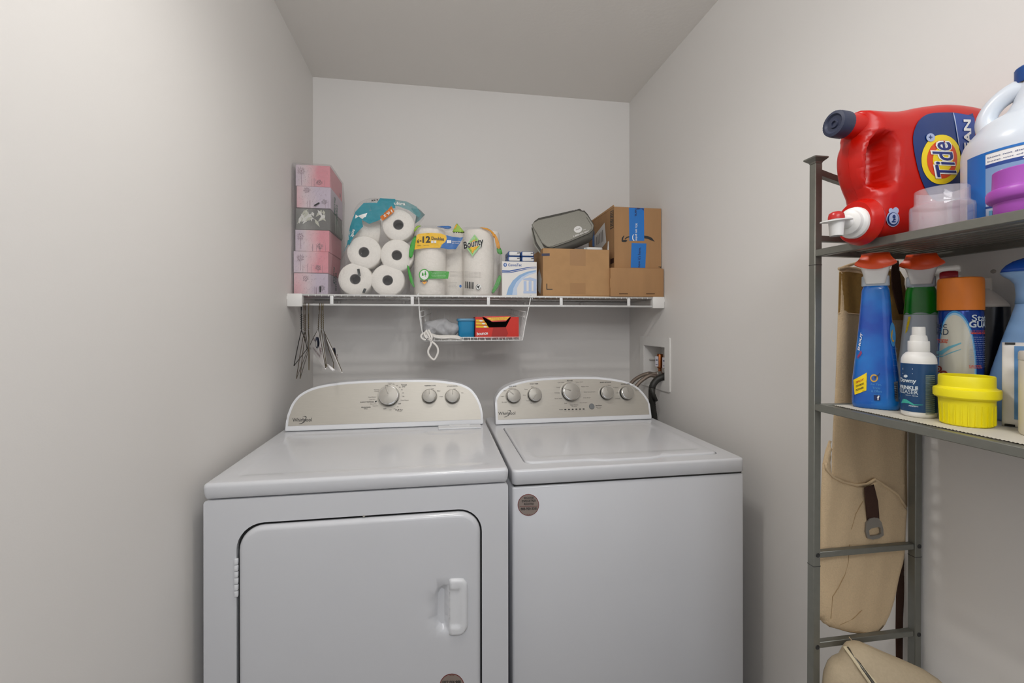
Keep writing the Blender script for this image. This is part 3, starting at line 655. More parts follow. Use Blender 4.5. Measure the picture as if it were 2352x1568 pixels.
# side print of the wrap
sw = Surf((tx0+tw+.0035, ty0, tz0), Y3, Z3)
tf = loft('shrink_wrap', [[Vector(p) for p in ((tx0-.010-k1, ty0-.008, z), (tx0+tw+.001+k2, ty0-.008, z), (tx0+tw+.005+k2, ty0+.01, z), (tx0+tw+.004+k2, ty0+td+.01, z), (tx0+tw-.01, ty0+td+.018, z), (tx0-.006-k1, ty0+td+.018, z))] for z, k1, k2 in
     [(tz0+.001, 0, .002), (tz0+.09, -.001, .004), (tz0+.17, 0, .010), (tz0+.24, .001, .006), (tz0+.33, -.002, .004), (tz0+.44, 0, .006), (tz0+.5335, -.003, 0)]], film('cloudy shrink film', 'd9d3d4', op=.13), tk, cap=True, smooth=60)
for yy, zz, s, L, hh in ((.035, .415, 'facial', .075, .026), (.075, .395, 'tissue', .09, .026), (.14, .46, '6', .02, .02), (.02, .12, 'facial', .07, .024), (.055, .10, 'tissue', .08, .024)):
    f_ = textdata(s, .03); A = sw
    pyd('lettering', [A.pos(yy+hh*p[1], zz-L*p[0], .006) for p in f_[0]], f_[1], M_grn, tf)
for k in range(9): decal('small_print', sw, [(.03+.018*k, .26), (.04+.018*k, .26), (.04+.018*k, .33-.006*k), (.03+.018*k, .33-.006*k)], mat('pale grey print', '9aa09a', .6), tf, .010, px=False)
for x_, z_, a in ((.098, .022, 0.0), (.085, .368, 1.0)):
    c, s = math.cos(a), math.sin(a); sf_ = Surf((tx0, ty0-.0085, tz0), X3, Z3)
    decal('perforation_mark', sf_, [(x_+c*u+s*v, z_-s*u+c*v) for u, v in ((-.003, -.012), (.003, -.012), (.003, .012), (-.003, .012))], M_black, tf, .0005, px=False)

# ------------------------------------------------------------------ toilet roll pack
tpY = 1.945
tpk = thing('toilet_roll_pack', 'clear plastic pack of white toilet rolls with a teal printed corner', 'toilet paper', (-.26, 2.03, SZ))
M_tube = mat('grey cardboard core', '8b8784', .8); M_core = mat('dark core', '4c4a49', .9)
def roll(root, px_, py_, R, y, L=.105, sc=1):
    c = at_y(px_, py_, y)
    r = lathe('toilet_roll', [(.0215, .0), (R*.5, -.0018), (R*.93, -.0005), (R*.985, .004), (R, .011), (R, L-.01), (R*.97, L), (.0215, L), (.0215, 0)], c, M_paper, root, Y3, 44, smooth='all')
    lathe('core', [(.0218, -.0005), (.0198, -.0005), (.0198, L), (.0215, L)], c, M_tube, r, Y3, 32)
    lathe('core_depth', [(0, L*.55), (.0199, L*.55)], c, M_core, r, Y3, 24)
    V, Fc = [], []
    return r
for x, y, R in ((816, 641, .0685), (890.5, 643.5, .0685), (836, 579, .069), (911.5, 586, .068), (915, 516, .067)):
    if (x, y) == (915, 516) and R == .067 and tpk.get('done'): continue
    roll(tpk, x, y, R, tpY)
    if y == 516: tpk['done'] = 1
del tpk['done']
c_ = at_y(812, 528, 2.02)
lathe('toilet_roll', [(0, 0), (.06, 0), (.064, .004), (.065, .1), (.06, .106), (0, .106)], c_, M_paper, tpk, Vector((1, .25, -.12)), 40, smooth='all')
tps = frontplane(tpY-.004)
tout = [(800, 552), (808, 505), (820, 470), (848, 455), (885, 457), (925, 462), (957, 474), (975, 494), (966, 508), (955, 535), (947, 565), (941, 600), (936, 645), (928, 677), (860, 679), (800, 678), (779, 660), (778, 630), (788, 590)]
tfm, tfs = pillow('plastic_wrap', tps, tout, .011, .04, M_film, tpk, sp=.012, sm=3, Tb=.11, wob=lambda q: .002*np.sin(q[:, 0]*90+q[:, 1]*60)+.0015*np.sin(q[:, 1]*170))
M_teal = film('teal printed film', '158a9c', op=.93, strength=.5, rough=.2); M_teal2 = film('pale teal film', '5f9da2', op=.7, rough=.2)
M_oran = film('orange printed film', 'd9772a', op=.95, rough=.25); M_face = mat('peach print', 'd49a6a', .4)
M_cfilm = mat('white film print', 'e8e8e4', .35)
decal('teal_print', tfs, [(803, 562), (797, 562), (804, 520), (816, 487), (836, 466), (866, 466), (873, 455), (908, 457), (908, 478), (893, 480), (872, 505), (848, 514), (831, 505), (834, 520), (812, 545)], M_teal, tpk, .0012, sp=.012)
decal('teal_print', tfs, [(904, 458), (935, 463), (957, 475), (966, 490), (962, 500), (940, 483), (916, 474), (906, 472)], M_teal2, tpk, .0013, sp=.012)
pillow('teal_corner', frontplane(tpY+.01), [(944, 478), (961, 479), (976, 493), (964, 506), (953, 514), (956, 495)], .0015, .004, M_teal2, tpk, sp=.02, Tb=.001)
decal('teal_print', tfs, [(800, 556), (791, 575), (789, 580), (799, 562)], M_teal, tpk, .0012)
decal('orange_print', tfs, [(873, 498), (899, 473), (906, 486), (879, 507)], M_oran, tpk, .0018, sp=.02)
text('16', tfs, (899, 481), (887, 489), (902.5, 487.5), M_white, tpk, .003, .02)
text('=', tfs, (885, 492), (881, 495), (887.5, 496.5), M_white, tpk, .003, .02)
decal('dove_print', tfs, [(817, 493), (822, 496), (833, 492), (844, 489), (840, 498), (832, 503), (824, 497), (816, 502)], M_cfilm, tpk, .0018)
text('soft', tfs, (811, 526), (805, 543), (818, 529), M_cfilm, tpk, .003, .02)
text('ultra soft', tfs, (803.5, 531), (799, 551), (806, 532), M_cfilm, tpk, .003, .01)
text('ultra', tfs, (905, 470), (931, 472), (905, 463), M_cfilm, tpk, .003, .02)
for k, dx in enumerate((0, 2.2, 5, 6.6, 9.5, 12.5, 14.5)):
    decal('barcode', tfs, [(852+dx, 459-dx*.1), (853+dx+(k % 2), 459-dx*.1), (854.5+dx+(k % 2), 463-dx*.2), (853.5+dx, 463-dx*.2)], M_black, tpk, .002)
for q in ([(820, 618), (826, 617), (829, 634), (823, 635)], [(836, 662), (842, 663), (838, 673), (832, 672)]): decal('registration_mark', tfs, q, mat('charcoal film print', '4a4c4a', .4), tpk, .002)

# ------------------------------------------------------------------ paper towel pack
pw = thing('paper_towel_pack', 'clear plastic pack of standing paper towel rolls with yellow and green print', 'paper towels', (.05, 2.03, SZ))
def prow(cxp, Rm, y, top_px, nm='paper_towel_roll'):
    c = at_y(cxp, 676, y); zt = at_y(cxp, top_px, y-Rm).z; Hh = zt-SZ
    lathe(nm, [(.02, .001), (Rm*.95, .001), (Rm, .006), (Rm*1.0, Hh*.5), (Rm*.995, Hh-.02), (Rm*.97, Hh-.008), (Rm*.9, Hh-.001), (.021, Hh), (.02, Hh-.03), (0, Hh-.03)], (c.x, c.y, SZ), M_towel, pw, n=56, smooth='all')
    return c
c1 = prow(988, .068, 2.00, 522); c2 = prow(1099, .068, 2.00, 524)
prow(1044, .060, 2.075, 528); prow(1122, .052, 2.10, 528)
pws = frontplane(1.934)
pout = [(950, 679), (944, 640), (947, 600), (951, 555), (954, 530), (963, 520), (990, 518), (1020, 518), (1043, 523), (1063, 521), (1100, 521), (1122, 526), (1139, 541), (1148, 562), (1152, 590), (1154, 615), (1150, 645), (1142, 677), (1120, 680), (1040, 680)]
pf, pfs = pillow('plastic_wrap', pws, pout, .010, .022, M_film, pw, sp=.012, sm=3, Tb=.17, wob=lambda q: -.012*np.exp(-((q[:, 0]-.093)/.022)**2)*(q[:, 1] > 0)+.0012*np.sin(q[:, 1]*120+q[:, 0]*70))
PF = lambda nm, c, op=.94: film(nm, c, op=op, strength=.35, rough=.25)
M_y = PF('yellow printed film', 'f2bf1f'); M_b = PF('blue printed film', '2a6cb4'); M_g = PF('green printed film', '3fa33a'); M_o = PF('orange-yellow film', 'efa42a'); M_lg = PF('light green film', '9cc24a')
decal('yellow_panel', pfs, [(952, 573), (957, 540), (962, 537), (990, 534.5), (1012, 536), (1023, 540), (1026, 548), (1022, 556), (1014, 562), (1011, 569), (985, 569), (960, 572)], M_y, pw, .0012, sp=.012)
decal('blue_panel', pfs, [(1012, 569), (1015, 562), (1023, 556), (1026.5, 547), (1025, 540), (1040, 544), (1064, 545), (1058, 556), (1047, 572), (1030, 572.5)], M_b, pw, .0010, sp=.012)
txt('12', pfs, 979.5, 550, 18, 15, M_black, pw, -.03, .03, .003); txt('6', pfs, 960.5, 554, 4.5, 9, M_black, pw, 0, .02, .003); txt('=', pfs, 966, 553, 4, 3, M_black, pw, 0, .02, .003)
txt('Doubles', pfs, 1005.5, 548, 29, 7.5, M_black, pw, .08, .02, .003)
txt('Rolls', pfs, 963, 563.5, 8, 2, M_black, pw, 0, 0, .003); txt('Regular Rolls', pfs, 979, 563.5, 12, 2, M_black, pw, 0, 0, .003)
for x in (993, 999.5): decal('roll_icon', pfs, rect(x, 555.5, 5, 6), M_cfilm, pw, .003)
for x in (1029, 1034): decal('roll_icon', pfs, rect(x, 555, 4.5, 7), M_cfilm, pw, .003)
txt('Select-A-Size', pfs, 1048, 554.5, 20, 2.5, M_cfilm, pw, 0, .01, .003); txt('full sheets', pfs, 1046, 558.5, 16, 2.2, M_cfilm, pw, 0, .01, .003)
decal('green_panel', pfs, [(984, 622), (1032, 623.5), (1029, 640), (984, 640)], M_g, pw, .0012, sp=.015)
decal('green_seal', pfs, ell(974.5, 631, 12.5, 13.5), M_g, pw, .0014, sp=.02); decal('seal_face', pfs, ell(974.5, 631, 10, 11), M_cfilm, pw, .0018, sp=.02)
for x, y in ((971, 630), (977, 628.5)):
    decal('tree_mark', pfs, [(x-2.4, y+3), (x-1.2, y-3), (x, y-5), (x+1.6, y-2), (x+2.4, y+3), (x+.6, y+3), (x+.6, y+7), (x-.6, y+7), (x-.6, y+3)], M_g, pw, .0024)
for k in range(4): txt('renewable energy forest sheet', pfs, 1007, 625.5+3.4*k, 34-4*(k % 2), 1.4, M_cfilm, pw, 0.02, 0, .002)
decal('brand_diamond', pfs, [(1090, 538), (1108, 560), (1085, 589), (1069, 566)], film('pale green film', 'a9d8a0', op=.97), pw, .0010, sp=.02)
decal('brand_diamond', pfs, [(1090, 542), (1104.5, 560), (1085, 584), (1072.5, 566)], M_lg, pw, .0014, sp=.02); decal('brand_diamond', pfs, [(1088, 550), (1101, 562), (1085, 582), (1076, 566)], M_o, pw, .0018, sp=.02); decal('brand_diamond', pfs, [(1087, 558), (1097, 565), (1085, 578), (1079, 567)], M_y, pw, .0022, sp=.02)
for d_, mm, bo, of in ((.0, mat('white outline print', 'f0efe8', .5), .075, .0030), (0, M_black, .028, .0042)):
    text('Bounty', pfs, (1066+.6*(bo > .05)*-1, 577.5), (1111+.6*(bo > .05), 566.5), (1064, 556), mm, pw, of, bo)
txt('Bounty', pfs, 974.5, 645.5, 18, 7, M_black, pw, -.08, .03, .0030); decal('brand_diamond', pfs, [(975, 642), (981, 648), (974.5, 653), (969, 648)], M_o, pw, .002)
M_gp = mat('grey small print', '8a8279', .6)
for k in range(5):
    txt('Recommended microwave use keep heated', pfs, 1049, 624+2.9*k, 30, 1.5, M_gp, pw, .02, .01, .0022); txt('Attention guarantee satisfied or refund', pfs, 1086, 625+2.9*k, 38, 1.5, M_gp, pw, .03, .01, .0022)
for k in range(5): txt('distributed by paper', pfs, 1040, 649+3*k, 20-2*(k % 3), 1.4, M_gp, pw, .0, .01, .0022)
decal('blue_dot', pfs, ell(1057.5, 657, 2.8, 3.3, 14), M_b, pw, .002)
for k, dx in enumerate((0, 1.8, 4.2, 6, 8.6, 10.2, 12.6, 15, 17, 19.2)): decal('barcode', pfs, [(1068+dx, 646+dx*.1), (1069+dx+(k % 3)*.4, 646+dx*.1), (1068.6+dx+(k % 3)*.4, 662+dx*.1), (1067.6+dx, 661+dx*.1)], M_black, pw, .002)
decal('paw_seal', pfs, ell(1098.5, 659, 6, 7, 18, .2), M_cfilm, pw, .0018); decal('paw_seal', pfs, ell(1098.5, 659, 5.6, 6.6, 18, .2)[:14]+ell(1098.5, 659, 4.6, 5.6, 18, .2)[13::-1], M_black, pw, .0022); decal('paw_seal', pfs, [(1095, 655), (1098, 657), (1102, 654), (1101, 659), (1099, 663), (1096, 660)], M_black, pw, .0024)
# coloured folds along the sides and top
for pts_, mm in (([(950.5, 530), (957, 518.5), (968, 518.5), (960, 523), (954, 531)], M_lg), ([(1003, 520), (1030, 518.5), (1037, 522), (1030, 526), (1016, 523.5)], M_b),
                 ([(953, 541), (957, 548), (947, 590), (939, 588), (943, 560)], M_g), ([(935, 612), (939, 612), (951, 650), (952, 660), (946, 655), (940, 640)], M_g),
                 ([(1101, 522), (1120, 524), (1134, 534), (1139, 546), (1133, 545), (1127, 533), (1112, 526)], M_o), ([(1135, 538), (1141, 543), (1149, 568), (1141, 569)], M_o), ([(1141, 569), (1149, 568), (1154, 583), (1143, 582)], M_g),
                 ([(1146, 632), (1151, 635), (1149, 650), (1135, 672), (1129, 671), (1137, 652)], M_g)):
    pillow('printed_fold', frontplane(1.930 if pts_[0][0] > 1000 and pts_[0][1] < 560 or pts_[0][0] < 1000 else 1.932), pts_, .0025, .004, mm, pw, sp=.01, sm=2, Tb=.002)
tf_, tfs2 = pillow('torn_flap', frontplane(1.916), [(1039, 533), (1046, 516), (1050, 513), (1056, 520), (1067, 533), (1062, 536), (1052, 533)], .003, .006, M_lg, pw, sp=.008, Tb=.002)
for k in range(5): decal('dash_mark', tfs2, [(1041+5.4*k, 533.5), (1044.6+5.4*k, 533.2), (1044.6+5.4*k, 535.2), (1041+5.4*k, 535.4)], M_black, tf_, .003)
decal('flap_lettering', tfs2, [(1043, 524), (1048, 515), (1050, 517), (1045, 526)], M_o, tf_, .003)

# ------------------------------------------------------------------ white medical supply box and tissue packets
def pxbox(name, label, cat, x0p, x1p, ytop, y0, y1, m, z0=SZ, bev=.0012, pmid=None, group=None, as_thing=True):
    a = at_y(x0p, (pmid or 640), y0); b = at_y(x1p, (pmid or 640), y0); zt = at_y((x0p+x1p)/2, ytop, y0).z
    if as_thing:
        t = thing(name, label, cat, ((a.x+b.x)/2, (y0+y1)/2, z0), group)
        return t, (a.x, b.x, y0, y1, z0, zt)
M_bx = mat('white glossy carton', 'e6e2dd', .5)
mb, d = pxbox('medical_supply_box', 'white carton with blue arches and columns print beside the paper towels', 'box', 1153, 1233, 600.5, 1.935, 2.20, M_bx)
box('carton', *d, M_bx, mb, bev=.001, seg=1)
sf = frontplane(1.935); M_bl = mat('royal blue print', '2a56a0', .5); M_lb = mat('sky blue print', '8fb2d8', .5); M_pb = mat('powder blue print', 'b4c6e4', .5); M_vb = mat('pale arch print', 'c2d2e8', .5)
decal('logo_disc', sf, ell(1160.3, 608, 4, 4.3, 20), M_bl, mb); decal('logo_disc', sf, ell(1160.6, 608, 2.1, 2.8, 14), M_pb, mb, .0009)
txt('ConvaTec', sf, 1182.5, 608.3, 31, 6.2, M_bl, mb, 0, .01)
decal('blue_swoosh', sf, smoothc([(a, b, 0) for a, b in ((1153, 620.5), (1170, 621), (1190, 617.5), (1210, 613.8), (1230, 612.3))], 4, False) and [(1153, 620.5), (1170, 621), (1190, 617.5), (1210, 613.8), (1232, 612.3), (1232, 613.2), (1210, 615.5), (1190, 619.8), (1170, 624), (1153, 623.6)], M_bl, mb)
decal('blue_swoosh', sf, [(1153, 624.8), (1170, 625.3), (1190, 621.2), (1210, 617.2), (1232, 614.6), (1232, 615.2), (1210, 618.4), (1190, 623), (1170, 627), (1153, 626.6)], M_bl, mb)
decal('sky_arch', sf, [(1163, 677), (1168, 660), (1178, 644), (1192, 632), (1210, 624), (1231, 620), (1231, 623), (1213, 628), (1198, 636), (1186, 648), (1179, 662), (1176.5, 677)], M_lb, mb)
decal('pale_arch', sf, [(1176.5, 677), (1179, 662), (1186, 648), (1198, 636), (1213, 628), (1231, 623), (1231, 626), (1216, 631), (1203, 638), (1193, 650), (1187, 662), (1188, 677)], M_vb, mb, .0008)
decal('temple_print', sf, [(1202, 640), (1217.5, 636.8), (1232, 641), (1232, 645.5), (1202, 643)], M_pb, mb, .0008)
for x in (1206, 1217.5, 1228.5): decal('temple_print', sf, rect(x, 656.5, 6.5, 22), M_pb, mb, .0008)
decal('temple_print', sf, [(1202, 668.5), (1232, 668.5), (1232, 673.5), (1202, 673.5)], M_pb, mb, .0008)
M_pk = mat('white packet film', 'dcdad8', .25, bump=.3, bscale=150); M_pkb = mat('blue packet film', '3b5f9c', .3)
zt = d[5]
for (x0, x1, yt, yb, lb) in ((1167, 1196, 587.5, 599.5, 'lower left'), (1198.5, 1228, 588, 600, 'lower right'), (1168, 1196, 572.5, 585.5, 'upper left, tilted'), (1198, 1227, 576, 587, 'upper right')):
    y0 = 1.945 if yt > 586 else 1.950
    a = at_y(x0, yb, y0); b = at_y(x1, yb, y0); zz1 = at_y(x0, yt, y0).z; lo = zt+.0005 if yt > 586 else zt+.0245
    t = thing('tissue_packet', 'small white and blue pocket tissue packet on the carton, %s of four' % lb, 'tissue packet', ((a.x+b.x)/2, y0+.05, lo), 'pocket tissue packets on the white carton')
    s_ = frontplane(y0+.004); out = rrect(a.x, b.x, lo, lo+.0235, .006, 4)
    bm = bmesh.new(); abox(bm, a.x, b.x, y0+.003, y0+.10, lo, lo+.0235, .005, 3); pb = frombm('packet', bm, M_pkb, t, True)
    pillow('packet_window', Surf((0, y0+.0025, 0), X3, Z3), rrect(a.x+.003, b.x-.003, lo+.0035, lo+.021, .005, 4), .003, .004, M_pk, t, px=False, sp=.01, Tb=.0005)
    decal('packet_lettering', Surf((0, y0-.001, 0), X3, Z3), [(b.x-.016, lo+.013), (b.x-.004, lo+.014), (b.x-.004, lo+.017), (b.x-.016, lo+.016)], M_black, t, .0008, px=False)

# ------------------------------------------------------------------ open cardboard box with its contents
def openbox(x0, x1, y0, y1, z0, z1, m, root, t=.004):
    box('bottom_panel', x0, x1, y0, y1, z0, z0+t, m, root)
    box('front_panel', x0, x1, y0, y0+t, z0+t, z1, m, root, bev=.001, seg=1); box('back_panel', x0, x1, y1-t, y1, z0+t, z1, m, root)
    box('side_panel', x0, x0+t, y0+t, y1-t, z0+t, z1, m, root); box('side_panel', x1-t, x1, y0+t, y1-t, z0+t, z1, m, root)
y0 = 1.912
a = at_y(1247, 640, y0); b = at_y(1399.5, 640, y0); z1 = at_y(1320, 571.5, y0).z
cb = thing('open_cardboard_box', 'open brown cardboard box holding the grey toiletry bag', 'box', ((a.x+b.x)/2, 2.06, SZ))
bx0, bx1, bz1 = a.x, b.x, z1
openbox(bx0, bx1, y0, 2.22, SZ, bz1, M_card2, cb)
# drooping left flap (a slanted skirt standing off the side)
fl0 = at_y(1231, 640, 2.05)
pyd('torn_flap', [(bx0-.001, y0+.002, SZ+.001), (bx0-.001, y0+.002, bz1-.003), (bx0-.003, 2.15, bz1-.006), (bx0-.003, 2.15, SZ+.001)], [(0, 1, 2, 3)], M_card, cb)
Lf = Surf((bx0-.0015, 0, 0), -Y3, Z3)
M_torn = mat('torn white label', 'cfcdc8', .8)
decal('torn_label', Lf, [(-1.925, SZ+.075), (-1.97, SZ+.125), (-2.03, SZ+.09), (-2.0, SZ+.03), (-1.95, SZ+.012)], M_torn, cb, .001, px=False)
sf = frontplane(y0)
M_tape = mat('clear packing tape', 'a67e54', .35, spec=.5)
decal('packing_tape', sf, [(1309, 573), (1345, 573.5), (1345, 611), (1309, 609)], M_tape, cb, .0006); decal('packing_tape', sf, [(1309, 650), (1345, 650), (1345, 675), (1309, 675)], M_tape, cb, .0006)
decal('navy_tape', sf, [(1244, 582), (1262.5, 581.5), (1262.5, 587.5), (1244, 588)], mat('navy tape', '2c2f4c', .4), cb, .0008)
decal('corner_mark', sf, [(1255, 651), (1257, 651), (1257, 663), (1269, 663.2), (1269, 665), (1255, 665)], M_black, cb, .0008)
# toiletry bag
M_felt = mat('grey heathered fabric', 'a09e94', .95, noise=.12, nscale=450, bump=.5, bscale=700); M_felt2 = mat('dark grey lining', '5a5852', .95)
tb = thing('toiletry_bag', 'grey fabric toiletry bag with a white round emblem lying in the open box', 'bag', (at_y(1295, 530, 1.99).x, 2.02, SZ+.10))
pb0 = at_y(1262, 575, 1.93); pu = (at_y(1366, 545, 1.945)-pb0).normalized(); pv = (at_y(1222, 517, 2.05)-pb0); pv = (pv-pu*pv.dot(pu)).normalized(); bs = Surf(pb0, pu, pv)
bo, bsf = pillow('body', Surf(pb0-bs.N*.022, pu, pv), [(1222, 516), (1236, 506), (1290, 494), (1332, 484), (1340, 486), (1350, 497), (1364, 520), (1364, 536), (1360, 549), (1310, 570), (1268, 583), (1250, 584), (1238, 560)], .018, .006, M_felt2, tb, sp=.012, sm=1, Tb=.02)
fo, ffs = pillow('flap', bs, [(1221, 516), (1236, 507), (1290, 495), (1332, 484), (1340, 486), (1350, 497), (1364, 519), (1362, 527), (1354, 535), (1310, 554), (1268, 569), (1256, 567), (1245, 558)], .006, .0035, M_felt, tb, sp=.010, sm=1, Tb=.002)
for k in range(3): pillow('folded_layer', Surf(bs.p0-bs.N*(.006+.007*k), bs.U, bs.V), [(1222-k, 518+2*k), (1240, 545+4*k), (1256-3*k, 570+3*k), (1246-3*k, 578+2*k), (1232-3*k, 556+3*k)], .002, .003, (M_felt, M_felt2)[k % 2], tb, sp=.012, Tb=.002)
tube('piping', [ffs.pos(*ffs.px(*q), .001) for q in ((1254, 563), (1268, 565.5), (1310, 551), (1353, 532), (1359.5, 525), (1359, 518), (1347, 499))], .0008, M_felt2, fo, 5)
tube('handle_loop', [bs.pos(*bs.px(*q), -.02) for q in ((1240, 505), (1262, 499), (1285, 494), (1300, 490), (1312, 489))], .0035, M_felt2, tb, 6)
decal('round_emblem', ffs, ell(1327.5, 527, 9.5, 7.6, 26, -.2), M_whitep, fo, .001); text('me+', ffs, (1323, 529.5), (1333.5, 526), (1322.5, 526.5), M_gp, fo, .0016, .01)
text('1-800-433-4811', ffs, (1317.5, 545), (1353, 532.5), (1316.5, 541.4), M_whitep, fo, .0012, .02); text('TM', ffs, (1339, 530), (1345, 528), (1338.6, 528.2), M_whitep, fo, .0012, .01)
# white plastic container and label stick in the box
wc = at_y(1367, 573, 1.96); wc.z = 0
c_ = thing('white_container', 'white plastic container lid showing over the rim of the open box', 'container', (wc.x, 2.0, bz1-.09))
loft('lid', [ring(wc.x, 2.0, bz1-.085+z, .042*s_, .035*s_, 5, 28) for z, s_ in ((0, .9), (.085, .96), (.094, 1), (.100, 1), (.104, .96), (.105, .85))], M_white, c_, True, 30)
box('lid_tab', wc.x-.052, wc.x-.036, 1.962, 1.975, bz1+.004, bz1+.016, mat('frosted plastic', 'b9c1bf', .3), c_, bev=.003)
s0 = at_y(1398, 575, 1.99)
ls = thing('white_tube_carton', 'narrow white tube carton standing in the corner of the open box', 'carton', (s0.x, 1.99, bz1-.1))
bm = bmesh.new(); obox(bm, Vector((s0.x, 1.99, bz1-.028)), Vector((.995, 0, -.09)), Y3, Vector((.09, 0, .995)), .0095, .006, .080, .001); frombm('carton', bm, M_bx, ls)
decal('grey_lettering', Surf((s0.x+.001, 1.9835, bz1+.015), Vector((.995, 0, -.09)), Vector((.09, 0, .995))), rrect(-.004, .003, 0, .022, .001, 2), mat('grey outline print', '9d9b98', .6), ls, .0006, px=False)

# ------------------------------------------------------------------ shipping boxes
lb, d = pxbox('low_cardboard_box', 'plain low brown cardboard box under the taped shipping box', 'box', 1401.5, 1525, 615.5, 1.893, 2.19, M_card)
box('carton', d[0]+.002, min(d[1], XR-.002), *d[2:], M_card, lb, bev=.0035)
sf = frontplane(1.893)
for x in (1432, 1494): decal('cut_slot', sf, rect(x, 674.6, 20, 1.6), mat('dark brown slot', '3c2616', .9), lb, .0006)
for q in ([(1401.6, 640), (1404, 637), (1402.5, 660), (1401.6, 662)],): decal('crease', sf, q, M_card2, lb, .0006)
az = d[5]
ab, d = pxbox('shipping_box', 'brown cardboard shipping box with blue tape and a black smile arrow', 'box', 1411, 1519.5, 476.5, 1.918, 2.262, M_card, z0=az)
ax0, ax1, ay0, ay1, _, az1 = d; ax1 = min(ax1, XR-.003)
box('carton', ax0, ax1, ay0, ay1, az+.0005, az1, M_card, ab, bev=.0012, seg=1)
pyd('raised_flap', [(ax0-.001, ay0+.004, az1-.001), (ax0+.0005, ay0+.012, az1+.010), (ax0+.0005, ay1-.03, az1+.006), (ax0-.001, ay1-.01, az1-.001), (ax0+.003, ay0+.004, az1-.001), (ax0+.0035, ay0+.012, az1+.010), (ax0+.0035, ay1-.03, az1+.006), (ax0+.003, ay1-.01, az1-.001)],
    [(0, 1, 2, 3), (7, 6, 5, 4), (0, 4, 5, 1), (1, 5, 6, 2), (2, 6, 7, 3), (3, 7, 4, 0)], M_card2, ab)
sf = frontplane(ay0); M_bt = mat('blue packing tape', '2274c4', .3, spec=.5)
t1 = decal('blue_tape', sf, [(1444.5, 476.8), (1479, 477.5), (1479.5, 553), (1445.5, 553)], M_bt, ab, .0008); t2 = decal('blue_tape', sf, [(1450.5, 558), (1484.5, 559), (1482, 615), (1448.5, 614.5)], M_bt, ab, .0008)
decal('tape_fold', sf, [(1462, 477.2), (1467, 477.2), (1471, 479), (1478, 478.5), (1478.8, 484), (1474, 480), (1466, 481), (1464, 481.5)], M_navy, t1, .0012)
def down(s, x, yt, yb, wd, m, root, lean=0, bo=.015): text(s, sf, (x-wd/2, yt), (x-wd/2+lean, yb), (x+wd/2, yt), m, root, .0016, bo)
down("It's on prim", 1461, 513.5, 553, 6.6, M_whitep, t1); 
text("here.", sf, (1457.5, 479), (1457.5, 497.5), (1464, 479), M_navy, t1, .0016, .015)
text("now it's here.", sf, (1470, 614), (1471.5, 568), (1463.5, 614), M_navy, t2, .0016, .015)
decal('white_smile', sf, [(1454.5, 538), (1452, 542), (1452, 549), (1454.5, 553), (1457.5, 553), (1453.8, 548), (1453.8, 542.5), (1456, 538)], M_whitep, t1, .0014)
sm = [(1479.5, 541), (1488, 542), (1497, 546), (1504, 555), (1496, 552), (1488, 548.5), (1479.5, 547)]
decal('smile_arrow', sf, sm, M_black, ab, .0008)
decal('smile_arrow', sf, [(1427.5, 554), (1428, 546), (1433, 540.5), (1434, 541.5), (1431.5, 547), (1431, 551), (1437, 550.5), (1441.5, 552.5), (1437, 555.5), (1430, 555.5)], M_black, ab, .0008)
decal('smile_arrow', sf, [(1434.5, 548), (1439, 544), (1445.3, 542), (1445.3, 545), (1440, 546.5), (1436, 550)], M_black, ab, .0008)
decal('corner_mark', sf, [(1512, 612), (1519, 612), (1519, 613.3), (1517.5, 613.3), (1517.5, 615), (1516, 615), (1516, 613.3), (1512, 613.3)], M_black, ab, .0008)
LS_ = Surf((ax0, 0, 0), -Y3, Z3)
def ypx(px_): return at_x(px_, 600, ax0).y
o = [(1401.5, 486), (1409.5, 482.5), (1409.5, 522), (1401.5, 527)]
bc = decal('barcode_frame', LS_, o, M_black, ab, .0006); decal('barcode_ground', LS_, [(1402.2, 487.4), (1409, 484.4), (1409, 520.8), (1402.2, 525)], M_card, bc, .0010)
for k in range(9): t_ = k/9; yy = 489+(521-489)*t_; decal('barcode_bar', LS_, [(1402.8, yy+.8), (1408.4, yy-1.4), (1408.4, yy+.2+(k % 3)*.5), (1402.8, yy+2.2+(k % 3)*.5)], M_black, bc, .0014)
l_ = decal('shipping_label', LS_, [(1366, 541), (1389, 511), (1393, 556), (1383, 569), (1366, 575)], mat('white shipping label', 'd8d4d0', .5), ab, .0008)
for k in range(5): decal('label_print', LS_, [(1370+k*3.4, 545-k*4), (1371.6+k*3.4, 543-k*4), (1372.2+k*3.4, 562-k*2), (1370.8+k*3.4, 563-k*2)], M_gp, l_, .0014)
decal('blue_tape', LS_, [(1361, 535), (1365.5, 530), (1366, 566), (1361, 566)], M_bt, ab, .0008)
decal('dark_mark', LS_, [(1402.5, 595), (1410, 592), (1410, 603), (1402.5, 607)], mat('dark brown print', '3a1d12', .6), ab, .0008)

